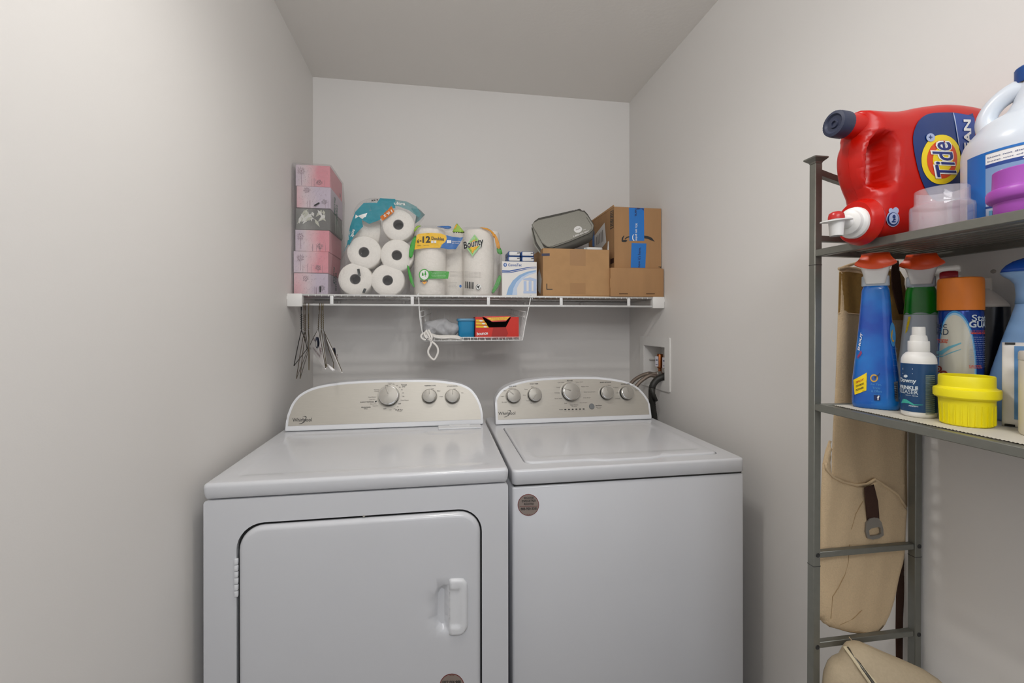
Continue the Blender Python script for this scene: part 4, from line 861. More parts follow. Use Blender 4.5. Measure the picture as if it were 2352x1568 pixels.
# ------------------------------------------------------------------ under-shelf basket and its contents
ub = thing('under_shelf_basket', 'white wire basket hanging under the wire shelf', 'basket', (.12, 2.08, 1.222))
by0, by1 = 1.905, 2.235; fl = at_y(975, 783, by0); fr = at_y(1199, 784, by0); bzf = fl.z; bx_l, bx_r = fl.x, fr.x
tl = at_y(961.5, 680, by0+.004); tr_ = at_y(1218, 682, by0+.004)
bkz = 1.366; bl = at_y(989, 710, by1).x; br = at_y(1172, 712, by1).x
M_bw = M_wire
tube('rim_wire', [(bx_l-.002, by0, bzf+.014), (bx_r-.004, by0, bzf+.014)], .0018, M_bw, ub, 8)
tube('rim_wire', [(bx_l, by0, bzf), (bx_r, by0, bzf)], .0022, M_bw, ub, 8)
tube('rim_wire', [(bl, by1, bkz), (br, by1, bkz)], .0022, M_bw, ub, 8)
for L_, T_, X_ in ((fl, tl, bl), (fr, tr_, br)):
    s = 1 if L_ is fl else -1
    tube('hanger_arm', smoothc([(T_.x-.004*s, by0+.012, SZ+.004), (T_.x, by0+.006, SZ+.004), (T_.x+.001*s, by0, SZ-.02), (L_.x-.018*s, by0-.002, bzf+.09), (L_.x-.004*s, by0, bzf+.012), (L_.x, by0, bzf)], 4, False), .0021, M_bw, ub, 8)
    tube('hanger_arm', smoothc([(T_.x-.004*s, by1-.012, SZ+.004), (T_.x, by1-.006, SZ+.004), (T_.x+.001*s, by1, SZ-.03), (X_, by1, bkz), (X_+.010*s, by1, bzf+.05), (X_+.012*s, by1, bzf)], 4, False), .0019, M_bw, ub, 6)
    tube('hook_end', smoothc([(T_.x-.004*s, by0+.010, SZ+.004), (T_.x-.006*s, by0-.002, SZ-.004), (T_.x-.007*s, by0-.004, SZ-.014)], 3, False), .0018, M_bw, ub, 6)
    P_ = []
    for k in range(5):
        y = by0+.02+k*.018 if k < 5 else 0
        P_.append(smoothc([(L_.x-.022*s+(X_-L_.x)*.05*k, y, 1.345), (L_.x-.012*s, y, bzf+.05), (L_.x-.002*s, y, bzf+.004), (L_.x+.006*s, y, bzf)], 3, False))
    for k in range(5, 13):
        y = by0+.02+k*.0235; f_ = (y-by0)/(by1-by0); xt = L_.x-.022*s+(X_-L_.x+.022*s)*f_; P_.append([(xt, y, 1.345+.02*f_), (L_.x+.004*s, y, bzf)])
    tag(tubes('side_wire', P_, .0011, M_bw, ub, 6), kind='stuff')
    tube('side_rail', [(L_.x-.020*s, by0+.012, 1.345), (X_, by1, bkz)], .0018, M_bw, ub, 6); tube('side_rail', [(L_.x-.016*s, by0+.012, 1.322), (X_+.002*s, by1, 1.345)], .0014, M_bw, ub, 6)
P_ = [[(x, by0, bzf), (x, by0+.01, bzf+.008), (x, by1, bzf+.008)] for x in np.linspace(bx_l+.01, bx_r-.01, 17)]
tag(tubes('floor_wire', P_, .0012, M_bw, ub, 6), kind='stuff')
P_ = [[(bl+.001+(br-bl-.002)*k/12, by1, bkz), (bl+.001+(br-bl-.002)*k/12, by1, bzf)] for k in range(13)]
tag(tubes('back_wire', P_, .0012, M_bw, ub, 6), kind='stuff')
P_ = [[(x, by0, bzf), (x, by0, bzf+.014)] for x in np.linspace(bx_l+.01, bx_r-.01, 14)]
tag(tubes('front_wire', P_, .0012, M_bw, ub, 6), kind='stuff')
for y in (2.0, 2.11, 2.22): tube('floor_rail', [(bx_l+.004, y, bzf+.006), (bx_r-.004, y, bzf+.006)], .0018, M_bw, ub, 6)

# red dryer-sheet carton
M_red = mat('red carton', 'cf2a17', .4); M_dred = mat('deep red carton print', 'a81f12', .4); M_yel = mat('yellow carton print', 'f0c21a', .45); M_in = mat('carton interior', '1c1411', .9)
ry = 1.935; a = at_y(1092, 776, ry); b = at_y(1191.5, 776, ry); rz0 = bzf+.0105; rz1 = at_y(1140, 727.5, ry).z
rb = thing('dryer_sheet_box', 'red dryer sheet carton with yellow stripes and a dark opening in the wire basket', 'box', ((a.x+b.x)/2, ry+.05, rz0))
sfp = frontplane(ry); zz = lambda p: sfp.px(*p)
ho = [(1107.5, 726.8), (1122, 751.8), (1162, 751.2), (1174, 728), (1172, 727.2), (1110, 726.6)]
plate('front_panel', sfp, [(a.x, rz0), (b.x, rz0), (b.x, rz1), (a.x, rz1)], [(max(a.x, zz(p)[0]), min(rz1-.0008, zz(p)[1])) for p in ho], .0012, M_red, rb)
bm = bmesh.new(); abox(bm, a.x, a.x+.0012, ry+.0012, ry+.11, rz0, rz1); abox(bm, b.x-.0012, b.x, ry+.0012, ry+.11, rz0, rz1); abox(bm, a.x+.0012, b.x-.0012, ry+.1088, ry+.11, rz0, rz1); abox(bm, a.x+.0012, b.x-.0012, ry+.0012, ry+.1088, rz0, rz0+.0012)
frombm('carton_walls', bm, M_red, rb)
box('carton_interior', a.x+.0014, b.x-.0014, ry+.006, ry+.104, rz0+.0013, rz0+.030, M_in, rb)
box('inner_sheet', a.x+.0014, b.x-.0014, ry+.060, ry+.062, rz0+.0013, rz1-.001, M_in, rb)  # near-black block and sheet fill the carton behind its opening
box('top_panel', a.x, b.x, ry+.030, ry+.11, rz1-.0012, rz1, M_red, rb)
tp0 = at_y(1109, 726.3, ry+.001); tp1 = at_y(1173.5, 725.2, ry+.001); q0 = at_y(1131, 739, ry-.004); q1 = at_y(1162, 737.6, ry-.004)
pyd('lid_flap', [tp0, tp1, q1, q0, tp0+Vector((0, .03, .0005)), tp1+Vector((0, .03, .0005))], [(0, 3, 2, 1), (0, 1, 5, 4)], M_red, rb)
fs = Surf(tp0, (tp1-tp0), (tp0+tp1-q0-q1))
decal('yellow_notice', fs, [(1117, 729.5), (1171, 727.6), (1163, 734.8), (1129, 736.4)], M_yel, rb, .0012)
for k, wd in ((0, 34), (1, 40), (2, 26)): txt('LIMITED EDITION DRYER SHEETS'[:10+k*6], fs, 1145.5, 730.2+2.1*k, wd, 1.3, M_dred, rb, -.02, 0, .002)
for k, (x1_, yy) in enumerate(((1111.5, 735.8), (1117, 742.4), (1121, 749.6))):
    decal('yellow_stripe', sfp, [(1093, yy+2.6), (x1_+2, yy+3), (x1_-1, yy-1.8), (1093, yy-2.2)], M_yel, rb, .0012); decal('white_stamp', sfp, ell(x1_-6.5, yy+.6, 4, 1.7, 14), M_whitep, rb, .0018)
text('bounce', sfp, (1095, 770), (1120.5, 768), (1095, 762.5), M_whitep, rb, .0012, .03)
decal('deep_red_patch', sfp, [(1128, 776), (1133, 752), (1162, 752), (1167, 766), (1160, 776)], M_dred, rb, .0009)  # deep red patch below the opening
# blue tub
c = at_y(1071, 776, 1.975); tz1 = at_y(1071, 737, 1.945).z
bt = thing('blue_plastic_tub', 'small blue plastic tub with a lid beside the red carton', 'tub', (c.x, 1.985, bzf+.0105))
M_tub = mat('teal blue plastic', '0f7fae', .3); M_tub2 = mat('slate blue lid', '4a86a8', .35)
hz = tz1-bzf-.0105
loft('tub', [ring(c.x, 1.985, bzf+.0105+z, .034*k, .030*k, 6, 32) for z, k in ((0, .92), (.004, 1), (hz*.5, 1.04), (hz, 1.08))], M_tub, bt, True, 30)
loft('lid', [ring(c.x-.001, 1.985, bzf+.0105+z, .0405*k, .037*k, 6, 32) for z, k in ((hz, .97), (hz+.002, 1), (hz+.007, 1), (hz+.0105, .95), (hz+.011, .85))], M_tub2, bt, True, 30)
# crumpled mesh bag and folded white cloth with cord
M_mesh = mat('grey mesh fabric', 'b4b4b6', .9, alpha=.92, bump=.6, bscale=60); M_cloth = mat('white cotton cloth', 'e4e0da', .9, bump=.3, bscale=300)
mbg = thing('mesh_laundry_bag', 'crumpled grey mesh laundry bag at the left end of the wire basket', 'bag', (at_y(1010, 770, 1.97).x, 1.99, bzf+.012))
o_, _ = pillow('mesh_body', frontplane(1.985), [(974, 766), (972, 748), (977, 738), (990, 736), (1005, 733), (1024, 731), (1036, 740), (1048, 742), (1056, 749), (1055, 758), (1048, 767), (1038, 773), (1000, 772)], .045, .035, M_mesh, mbg, sp=.006, sm=3, Tb=.06,
    wob=lambda q: .006*np.sin(q[:, 0]*140+2.5*np.sin(q[:, 1]*75))+.005*np.sin(q[:, 1]*150+q[:, 0]*90)+.003*np.sin(q[:, 0]*310-q[:, 1]*120))
wcb = thing('white_drawstring_bag', 'folded white cotton bag with a looped cord hanging over the basket edge', 'bag', (at_y(1025, 780, 1.93).x, 1.93, bzf+.003))
pillow('folded_cloth', frontplane(1.925), [(972, 764), (984, 761), (994, 766), (1010, 769), (1040, 769), (1054, 771), (1064, 780), (1046, 782.5), (1020, 782), (992, 778), (976, 777)], .016, .012, M_cloth, wcb, sp=.006, sm=3, Tb=.04, wob=lambda q: .003*np.sin(q[:, 1]*420+8*q[:, 0])+.002*np.sin(q[:, 0]*160))
tube('cloth_fold', [at_y(*p, 1.903) for p in smoothc([(x, y, 0) for x, y in ((994, 773), (1015, 776), (1035, 775), (1052, 777), (1058, 778.5))], 4, False) for p in [(p.x, p.y)]], [.003, .004, .0045, .0045, .0045, .0045, .0045, .0045, .0045, .0045, .0045, .0045, .0045, .004, .004, .003, .002][:17], M_cloth, wcb, 8)
def cord(pts, r=.0028, y=1.893, n=5, closed=False):
    p = [at_y(q.x, q.y, y-q.z) for q in smoothc([(a[0], a[1], a[2] if len(a) > 2 else 0) for a in pts], n, closed)]
    return tube('cord', p, r, M_cloth, wcb, 8, closed, flat=(.35, 1.3, Vector((0, -1, 0))))
cord([(981, 758), (975, 766), (979, 775), (988, 780), (990, 790), (984, 803), (984, 812), (989, 820), (996, 825.5), (1001, 821), (1006, 809), (1005, 798), (999, 790), (990, 783), (982, 776), (980, 768)], .0032, y=1.890)
cord([(984, 757), (989, 766), (992, 774), (990, 781), (985, 778)], .003, 1.888); cord([(978, 762), (970, 767), (967, 772), (971, 778), (978, 780)], .0028, 1.892)
cord([(979, 760), (985, 770), (989, 779)], .0028, 1.886)

# ------------------------------------------------------------------ wire hangers on the hanging rail
M_hblk = mat('black wire', '262522', .4, metal=.3); M_hbrz = mat('bronze wire', '6f6240', .3, metal=.9); M_hbrn = mat('brown wire', '5d5140', .35, metal=.7)
M_pap = mat('white hanger paper', 'f2efee', .8)
def hanger(label, hx, nk, fc, bc, m, ry_=(1.70, 2.10), twist=True, paper=None, rr=.0012):
    """hx rail px; nk neck px; fc/bc front and back corner px at depths ry_"""
    rp = at_y(hx, 700, SY+.002); rp.z = SZ2
    N_ = at_y(nk[0], nk[1], SY+.002+.01); Fc_ = at_y(*fc, ry_[0]); Bc = at_y(*bc, ry_[1])
    h_ = thing('wire_hanger', label, 'hanger', N_, 'wire hangers on the left of the shelf rail')
    dirn = (Bc-Fc_); dirn.z = 0; dirn.normalize(); R_ = .0046+rr+.0004
    hook = [rp+dirn*(R_*1.1)+Vector((0, 0, -.022)), rp+dirn*(R_*1.35)+Vector((0, 0, -.006))]
    for k in range(7): a = math.pi*k/6; hook.append(rp+dirn*(R_*math.cos(a))+Vector((0, 0, R_*math.sin(a))))
    hook += [rp-dirn*R_*1.05+Vector((0, 0, -.012)), N_+(rp-N_)*.45-dirn*.001, N_+Vector((0, 0, .002))]
    tube('hook', smoothc(hook, 3, False), rr, m, h_, 6)
    if twist:
        top = N_+(rp-N_)*.62; tw_ = []
        for k in range(41):
            t_ = k/40; q = top+(N_-top)*t_; tw_.append(q+Vector((math.cos(k*1.15)*rr*1.5, math.sin(k*1.15)*rr*1.5, 0)))
        tube('twist', tw_, rr*.9, m, h_, 6)
    sh_f = N_+(Fc_-N_)*.5+Vector((0, 0, .004)); sh_b = N_+(Bc-N_)*.5+Vector((0, 0, .004))
    tri = [N_+Vector((0, 0, -.002)), N_+(Fc_-N_)*.12, sh_f, N_+(Fc_-N_)*.93, Fc_+(Bc-Fc_)*.012, Fc_+(Bc-Fc_)*.06, Fc_+(Bc-Fc_)*.5, Fc_+(Bc-Fc_)*.94, Bc-(Bc-Fc_)*.012, Bc+(N_-Bc)*.07, sh_b, N_+(Bc-N_)*.12]
    tube('shoulder_frame', smoothc(tri, 3, True), rr, m, h_, 6, closed=True)
    if paper:
        e = (Bc-Fc_).cross(Z3).normalized(); a_ = N_+(Fc_-N_)*.03; P = [N_+Vector((0, 0, -.004)), Fc_+Vector((0, 0, -.004)), Bc+Vector((0, 0, -.004))]
        V = [p+e*.0018 for p in P]+[p-e*.0018 for p in P]; pp = pyd('paper_cover', V, [(0, 1, 2), (5, 4, 3), (0, 3, 4, 1), (1, 4, 5, 2), (2, 5, 3, 0)], M_pap, h_)
        for sgn in (1, -1):
            s_ = Surf(P[1]+e*.0018*sgn, (P[2]-P[1]) if e.y*sgn < 0 or True else 0, Z3); W_ = (P[2]-P[1]).length
            if s_.N.dot(e*sgn) < 0: s_ = Surf(P[2]+e*.0018*sgn, (P[1]-P[2]), Z3)
            decal('navy_oval', s_, ell(W_*.5, .060, .030, .022, 24), mat('navy oval print', '39405e', .6), pp, .0006, px=False); decal('white_oval', s_, ell(W_*.5, .056, .017, .013, 20), M_whitep, pp, .0010, px=False)
            v, f = textdata('we love our customers', .01); pyd('lettering', [s_.pos(W_*.28+W_*.44*q[0], .018+.012*q[1], .0008) for q in v], f, mat('mauve print', '8d6f78', .6), pp)
            v, f = textdata('WE', .03); pyd('lettering', [s_.pos(W_*.66+.05*q[0], .035+.025*q[1], .0008) for q in v], f, mat('mauve print', '8d6f78', .6), pp)
    return h_
hanger('black wire hanger, leftmost on the rail, with a thick twisted neck', 692, (692.5, 757), (675, 840), (706, 800), M_hblk, (1.70, 2.08), rr=.0016)
hanger('bronze wire hanger just right of the black one, its tip reaching lowest left', 698, (698.5, 760), (680.5, 870), (705.5, 806), M_hbrn, (1.66, 2.06))
hanger('bronze wire hanger whose low tip hangs beside the lowest left tip', 701, (701.5, 760), (689, 870), (708, 806), M_hbrn, (1.66, 2.06))
hanger('bronze wire hanger seen edge-on between the bare hangers and the papered ones', 709, (708.5, 755), (709.5, 850), (712, 790), M_hbrz, (1.70, 2.10))
hanger('papered wire hanger, left one of the two, turned to show its whole white sheet', 733.5, (731, 755), (748, 845), (710.5, 796), M_hbrn, (1.72, 2.06), paper=True)
hanger('bare brass wire hanger hanging between the two papered hangers', 738, (738, 755), (750, 843), (733, 800), M_hbrz, (1.72, 2.06))
hanger('papered wire hanger, rightmost on the rail, with a rolled paper edge', 741.5, (742.5, 757), (786, 853), (752, 836), M_hbrz, (1.66, 2.05), paper=True)
h7 = [o for o in S.objects if o.name.startswith('wire_hanger')][-1]
tube('paper_tube', [at_y(752, 838, 1.76), at_y(766, 850, 1.72)], .0048, M_pap, h7, 10)
tube('tube_wire', [at_y(744, 760, 1.89), at_y(756, 805, 1.82), at_y(766, 833, 1.75), at_y(766, 850, 1.72)], .0012, M_hbrn, h7, 6)
# ------------------------------------------------------------------ metal rack against the right wall
RX0, RX1, RY0, RY1 = .743, 1.0, .18, .811; PT = .016
rk = thing('metal_rack', 'grey metal rack with slatted shelves standing against the right wall', 'rack', (RX0, RY1, 0))
TOP = 1.628
for x in (RX0, RX1-PT):
    for y in (RY1-PT, RY0):
        p_ = box('post', x, x+PT, y, y+PT, .0, TOP-.012, M_rack, rk, bev=.0012, seg=1)
        loft('post_cap', [rrect3 for rrect3 in [[Vector((a, b, z)) for a, b in rrect(x-e, x+PT+e, y-e, y+PT+e, .002, 2)] for e, z in ((.0, TOP-.012), (.001, TOP-.009), (.0075, TOP-.003), (.008, TOP-.001), (.0075, TOP))]], M_rack, p_, True, 20)
        for z in (1.412, .8085):
            loft('joint_seam', [[Vector((a, b, zz)) for a, b in rrect(x-.0003, x+PT+.0003, y-.0003, y+PT+.0003, .0012, 2)] for zz in (z-.0006, z+.0006)], M_dark, p_, False, False)
        for z in (.831, .647):
            lathe('bolt_hole', [(0, .0002), (.0028, .0004), (.0042, .0010), (.0046, .0003)], (x+PT*.6, y, z), M_dark, p_, -Y3, 14)
def rackshelf(z1, nm='shelf_frame'):
    z0 = z1-.0140
    f_ = box(nm, RX0+.0005, RX0+.0125, RY0+PT, RY1-PT, z0, z1, M_rack, rk, bev=.001, seg=1)
    box(nm, RX1-.0125, RX1, RY0+PT, RY1-PT, z0, z1, M_rack, rk, bev=.001, seg=1)
    for y in (RY1-PT-.012, RY0+PT): box(nm, RX0+.0125, RX1-.0125, y, y+.012, z0, z1, M_rack, rk, bev=.001, seg=1)
    n = 11; w_ = (RX1-RX0-.025)/n
    for k in range(n):
        x = RX0+.0125+w_*(k+.5); box('slat', x-.0048, x+.0048, RY0+PT+.012, RY1-PT-.012, z1-.0055, z1-.0015, M_rack, rk, bev=.001, seg=1)
S1, S2, S3 = 1.4420, 1.1345, .345
for z in (S1, S2, S3): rackshelf(z)
for zc in (.8295, .6480, 1.4655): box('end_rung', RX0+PT, RX1-PT, RY1-.0135, RY1-.0015, zc-.006, zc+.006, M_rack, rk, bev=.001, seg=1)
tube('arched_end_bar', [Vector((RX0+PT+(RX1-RX0-2*PT)*t, RY1-.0075, 1.598-.020*math.sin(math.pi*t))) for t in [k/16 for k in range(17)]], .0085, M_rack, rk, 4)
rk.rotation_euler.y = .0068; rk.location.x = RX0-.0088
# ribbed liner on the lower shelf
V, Fc = [], []; n = 230; ly0, ly1 = RY0+.04, RY1-.04
for k in range(n+1):
    y = ly0+(ly1-ly0)*k/n; z = S2+.0002+(.0011 if k % 2 else .0)
    V += [(RX0+.018, y, z), (RX1-.018, y, z)]
for k in range(n): Fc.append((2*k, 2*k+1, 2*k+3, 2*k+2))
m = len(V); V += [(RX0+.018, ly0, S2-.0012), (RX1-.018, ly0, S2-.0012), (RX1-.018, ly1, S2-.0012), (RX0+.018, ly1, S2-.0012)]; Fc.append((m+3, m+2, m+1, m))
tag(pyd('shelf_liner', V, Fc, mat('pale ribbed liner', 'c2bcae', .45)), 'pale ribbed plastic liner covering the lower shelf of the metal rack', 'shelf liner')
T1, T2 = S1-.0012, S2+.0013

# ------------------------------------------------------------------ upper shelf of the rack
M_rj = mat('red jug plastic', 'bb1002', .33, spec=.38); M_nv = mat('navy cap plastic', '2b3147', .45); M_nlab = mat('navy gloss label', '14336e', .28); M_ylw = mat('yellow gloss print', 'efd21c', .3)
M_or = mat('orange gloss print', 'dd4a1c', .3); M_wp = mat('white tap plastic', 'e0deda', .35); M_rb = mat('crimson button', 'b3201c', .3); M_pblue = mat('pale blue print', 'aab6d4', .4)
jug = thing('detergent_jug', 'large red laundry detergent jug lying on its side with a white tap', 'detergent', (.84, .69, T1))
JP = frontplane(.69)
out = [(1949, 257.5), (1996, 260), (2040, 260), (2077, 253), (2121, 247), (2152, 245.5), (2199, 250), (2236, 262), (2246, 300), (2248, 400), (2247, 500), (2240, 545), (2225, 554), (2100, 556.5), (1985, 557.5), (1962, 556), (1950, 545), (1946, 520), (1950, 490), (1957, 460), (1948, 436), (1937, 405), (1932, 364), (1935, 335), (1941, 318), (1940, 308), (1944, 290), (1946, 270)]
grip = [(2000, 345), (2006, 318), (2018, 300), (2035, 295), (2055, 300), (2065, 325), (2067, 370), (2064, 415), (2050, 432), (2028, 434), (2010, 424), (2003, 395)]
ou = [JP.px(p.x, p.y) for p in smoothc([(a, b, 0) for a, b in out], 3)]; xa_, xb_ = min(q[0] for q in ou), max(q[0] for q in ou)
ou = [(u+.014*(1-(u-xa_)/(xb_-xa_)), max(v, T1+.0004)) for u, v in ou]; ou = [q for i, q in enumerate(ou) if math.dist(q, ou[i-1]) > 2e-4]
jb, JS = pillow('jug_body', JP, ou, .035, .040, M_rj, jug, dents=[(grip, .045, .018)], sp=.010, Tb=.045, p=2.3, px=False)
nz = at_y(1934, 286, .69)
lathe('neck', [(.024, -.035), (.022, -.01), (.0195, .002), (.0195, .012)], (.712, .69, nz.z-.002), M_rj, jug, -X3, 32, smooth='all')
cp = lathe('ribbed_cap', [(0.0205, 0), (.0222, .001), (.0222, .019), (.0212, .0235), (.0165, .0245), (.0135, .0215), (.0080, .0212), (.0070, .0235), (.0045, .0235), (.004, .021), (0, .021)], (.7045, .69, nz.z-.001), M_nv, jug, Vector((-1, -.06, .04)), 60, rib=.022)
cz_ = 1.4702; cy_ = .678
lathe('tap_collar', [(.035, -.014), (.0400, -.006), (.0395, -.001), (.037, .003), (.0365, .008), (.034, .0115), (.020, .0130), (0, .013)], (.722, cy_, cz_), M_rj, jug, -X3, 44)
tap = lathe('tap', [(.0265, 0), (.0268, .004), (.0258, .008), (.022, .0095), (.0205, .011), (.0205, .019), (.0165, .0215), (.0115, .022), (.0105, .030), (.0100, .048), (0, .048)], (.709, cy_-.004, cz_-.003), M_wp, jug, Vector((-1, -.22, .0)), 36)
tc_ = at_y(1921, 512, .657)
lathe('spout', [(0.008, -.0215), (.0095, -.0215), (.0108, -.004), (.0112, .0), (.0112, .008), (.0105, .010), (0, .010)], tc_, M_wp, tap, Z3, 28)
loft('press_lever', [[tc_+Vector((1, -.1, 0))*(.0262*c*k)+Vector((.1, 1, 0))*(.016*s*k)+Vector((0, 0, z+.11*.026*c)) for c, s in [(math.cos(2*math.pi*i/28), math.sin(2*math.pi*i/28)) for i in range(28)]] for z, k in ((.002, .6), (.0028, 1), (.0045, 1), (.0055, .6))], M_wp, tap, True, 40)
lathe('press_button', [(.0118, .0055), (.0118, .010), (.0105, .0155), (.006, .0185), (0, .0190)], tc_, M_rb, tap, Z3, 28, smooth='all')
lab = [(2096, 330), (2098, 302), (2108, 279), (2124, 265), (2143, 260), (2187, 259), (2222, 265), (2236, 272), (2238, 400), (2215, 452), (2170, 462), (2142, 458), (2122, 430), (2106, 385)]
L0 = decal('navy_label', JS, lab, M_nlab, jug, .0012, sp=.010, sm=2)
decal('royal_stripe', JS, [(2187, 260), (2222, 265), (2236, 272), (2237, 372), (2206, 372), (2199, 333), (2193, 290)], mat('royal blue gloss print', '2c4a96', .3), L0, .0018, sp=.012)
decal('white_line', JS, [(2185.5, 260), (2187.3, 260), (2194, 292), (2201, 335), (2199, 335), (2192, 292)], M_pblue, L0, .0022, sp=.012)
decal('emblem_ring', JS, ell(2160, 367, 46, 57, 40, .05), M_ylw, L0, .0018, sp=.010); decal('emblem_ring', JS, ell(2161, 367, 34.5, 44, 36, .05), M_or, L0, .0022, sp=.010); decal('emblem_ring', JS, ell(2162, 367, 23, 30, 32, .05), M_ylw, L0, .0026, sp=.010)
text('Tide', JS, (2197, 413), (2180, 325), (2145, 411), mat('white outline print', 'f0efe8', .5), L0, .0031, .055); text('Tide', JS, (2194.5, 409.5), (2178, 328), (2148.5, 408), mat('royal navy print', '1a2c78', .35), L0, .0036, .012)
decal('plus_disc', JS, ell(2134, 317, 10, 9.5, 22), M_pblue, L0, .0026); text('+', JS, (2134+4, 321), (2134+3, 312), (2130, 321), M_nlab, L0, .0031, .02)
text('CLEAN', JS, (2229, 392), (2225.5, 276), (2212, 392), M_whitep, L0, .0030, .03)
hb = decal('emblem_badge', JS, ell(2049.5, 503, 15, 18, 28), M_pblue, jug, .0012); decal('emblem_badge', JS, ell(2056, 484, 7, 8, 16), M_pblue, jug, .0011); decal('emblem_badge', JS, ell(2045, 484, 5, 6, 16), M_pblue, jug, .0010)
decal('badge_ring', JS, ell(2049.5, 503.5, 12.8, 15.5, 28), M_nlab, hb, .0016); decal('badge_ring', JS, ell(2050, 502.5, 10.6, 13, 28), M_pblue, hb, .0020); text('he', JS, (2054, 511), (2053, 494), (2045, 511), M_nlab, hb, .0026, .03)

# clear cap
M_clr = film('frosted clear plastic', 'e6e0e6', op=.20, bscale=8, strength=.1, rough=.08)
cc = (.790, .600)
mc = thing('clear_measuring_cap', 'frosted clear plastic measuring cap standing in front of the red jug', 'measuring cap', (*cc, T1))
pr = [(.0385, 0), (.0390, .002), (.0392, .036), (.0385, .0405), (.0355, .0425), (.0335, .044), (.0330, .047), (.0328, .0655), (.0318, .0665), (.0310, .0655), (.0312, .047), (.034, .042), (.0375, .0395), (.0375, .002)]
lathe('cap_shell', pr, (*cc, T1), M_clr, mc, n=56, smooth=30); lathe('cap_floor', [(0, .002), (.037, .002)], (*cc, T1), M_clr, mc, n=40)

# white bleach jug
M_wj = mat('milky white jug', 'd3dae2', .3, sss=.15)
wc_ = (.900, .550); RJ = .084
wj = thing('white_handled_jug', 'white plastic jug with a loop handle, blue cap and blue label', 'bottle', (*wc_, T1))
loft('jug_body', [ring(*wc_, T1+z, r, n=64) for z, r in ((0, .076), (.003, .082), (.008, .084), (.118, .084), (.128, .0832), (.138, .080), (.148, .0735), (.156, .067), (.164, .0605), (.170, .052), (.175, .042), (.182, .033), (.195, .026), (.212, .0225), (.222, .0215))], M_wj, wj, True, 'all')
v_ = Vector((.853, .521, 0)); lf = Vector((-.521, .853, 0))
C0 = Vector((*wc_, T1))
hp = smoothc([C0+lf*s+Vector((0, 0, z)) for s, z in ((.046, .150), (.052, .162), (.0545, .177), (.050, .192), (.040, .205), (.026, .214), (.010, .218))], 5, False)
tube('loop_handle', hp, [.0160-.0035*math.sin(math.pi*i/(len(hp)-1)) for i in range(len(hp))], M_wj, wj, 20)
lathe('screw_cap', [(.0235, .222), (.0240, .2235), (.0240, .244), (.0225, .246), (0, .246)], (*wc_, T1), mat('blue cap plastic', '1c4c92', .35), wj, n=56, rib=.02)
WS = Cyl(wc_, RJ); WS2 = Cyl(wc_, RJ+.0002)
def zband(name, surf, t0, t1, z0, z1, m, root, off=.0005, n=40):
    V = [surf.pos(.03*math.radians(t0+(t1-t0)*k/n), z, off) for z in (z0, z1) for k in range(n+1)]
    return pyd(name, V, [(k, k+1, n+2+k, n+1+k) for k in range(n)], m, root, smooth='all')
uA, uB = -210, -60     # degrees seen
b0 = zband('blue_label', WS, -208, -186, T1+.012, T1+.108, mat('vivid blue print', '1f6fbe', .3), wj)
zband('label_line', WS, -208, uB, T1+.108, T1+.1115, mat('vivid blue print', '1f6fbe', .3), wj, .0006)
b1 = zband('pale_label', WS, -186, uB, T1+.008, T1+.107, mat('ice blue print', 'bccbe0', .35), wj)
zband('white_text_panel', WS, -186, uB, T1+.092, T1+.107, M_whitep, b1, .0008); zband('navy_rule', WS, -186, uB, T1+.0865, T1+.092, mat('label navy', '23458f', .35), b1, .0008)
zband('picture_panel', WS, -186, -157, T1+.042, T1+.0865, mat('steel blue print', '7f9cc4', .35), b1, .0008)
zband('navy_rule', WS, -186, uB, T1+.026, T1+.029, mat('label navy', '23458f', .35), b1, .0010)
def cyltext(s, surf, tdeg, z, L, h_, m, root, R, off=.0012, bold=.01):
    v, f = textdata(s, bold); u0 = .03*math.radians(tdeg)
    return pyd('lettering', [surf.pos(u0+q[0]*L/R*.03, z+q[1]*h_, off) for q in v], f, m, root)
M_ns = mat('small navy print', '4a5a86', .5)
for k, s_ in enumerate(('Does not disinfect when used as directed on label', 'keep out of reach of children strong formula')): cyltext(s_, WS, -184, T1+.1005-.006*k, .15, .0024, M_ns, b1, RJ)
cyltext('MEASURE', WS, -158, T1+.0885, .02, .002, M_whitep, b1, RJ)
for k in range(4): cyltext('follow measuring line', WS, -183, T1+.037-.0042*k if k < 3 else T1+.020, .03-.004*(k % 2), .0018, M_ns, b1, RJ)
pts = [(-172+6.6*math.cos(a)*1.15*(1+.06*math.sin(5*a)), T1+.066+.0125*math.sin(a)*(1+.08*math.cos(4*a))) for a in [2*math.pi*k/26 for k in range(26)]]
decal('splash_picture', WS, [(.03*math.radians(a), z) for a, z in pts], mat('cream print', 'e6dcd0', .5), b1, .0014, sp=.002, px=False)
cupp = [(-153, .083), (-152, .0645), (-146.5, .0645), (-144.5, .083), (-150, .081)]
decal('cup_picture', WS, [(.03*math.radians(a), T1+z) for a, z in cupp], mat('label blue', '2a55a4', .35), b1, .0014, px=False); cyltext('+', WS, -141, T1+.072, .006, .007, M_bl, b1, RJ, .0014, .03)
for k in range(3): decal('tick_box', WS, [(.03*math.radians(-183+4.2*k+a), T1+z) for a, z in ((0, .012), (3, .012), (3, .022), (0, .022))], mat('aqua print', '5f9cc0', .4), b1, .0013, px=False)

# purple cap
M_pur = mat('purple plastic', 'a850b4', .4, sss=.1)
pc = (.785, .485)
pp_ = thing('purple_measuring_cap', 'purple plastic measuring cap with a flange in front of the white jug', 'measuring cap', (*pc, T1))
lathe('cap_shell', [(0, 0), (.0355, 0), (.0365, .002), (.0370, .017), (.0425, .0205), (.0440, .023), (.0442, .031), (.0425, .0345), (.0388, .0365), (.0380, .040), (.0375, .0600), (.0365, .0610), (.0355, .0600), (.0355, .03), (0, .03)], (*pc, T1), M_pur, pp_, n=64)

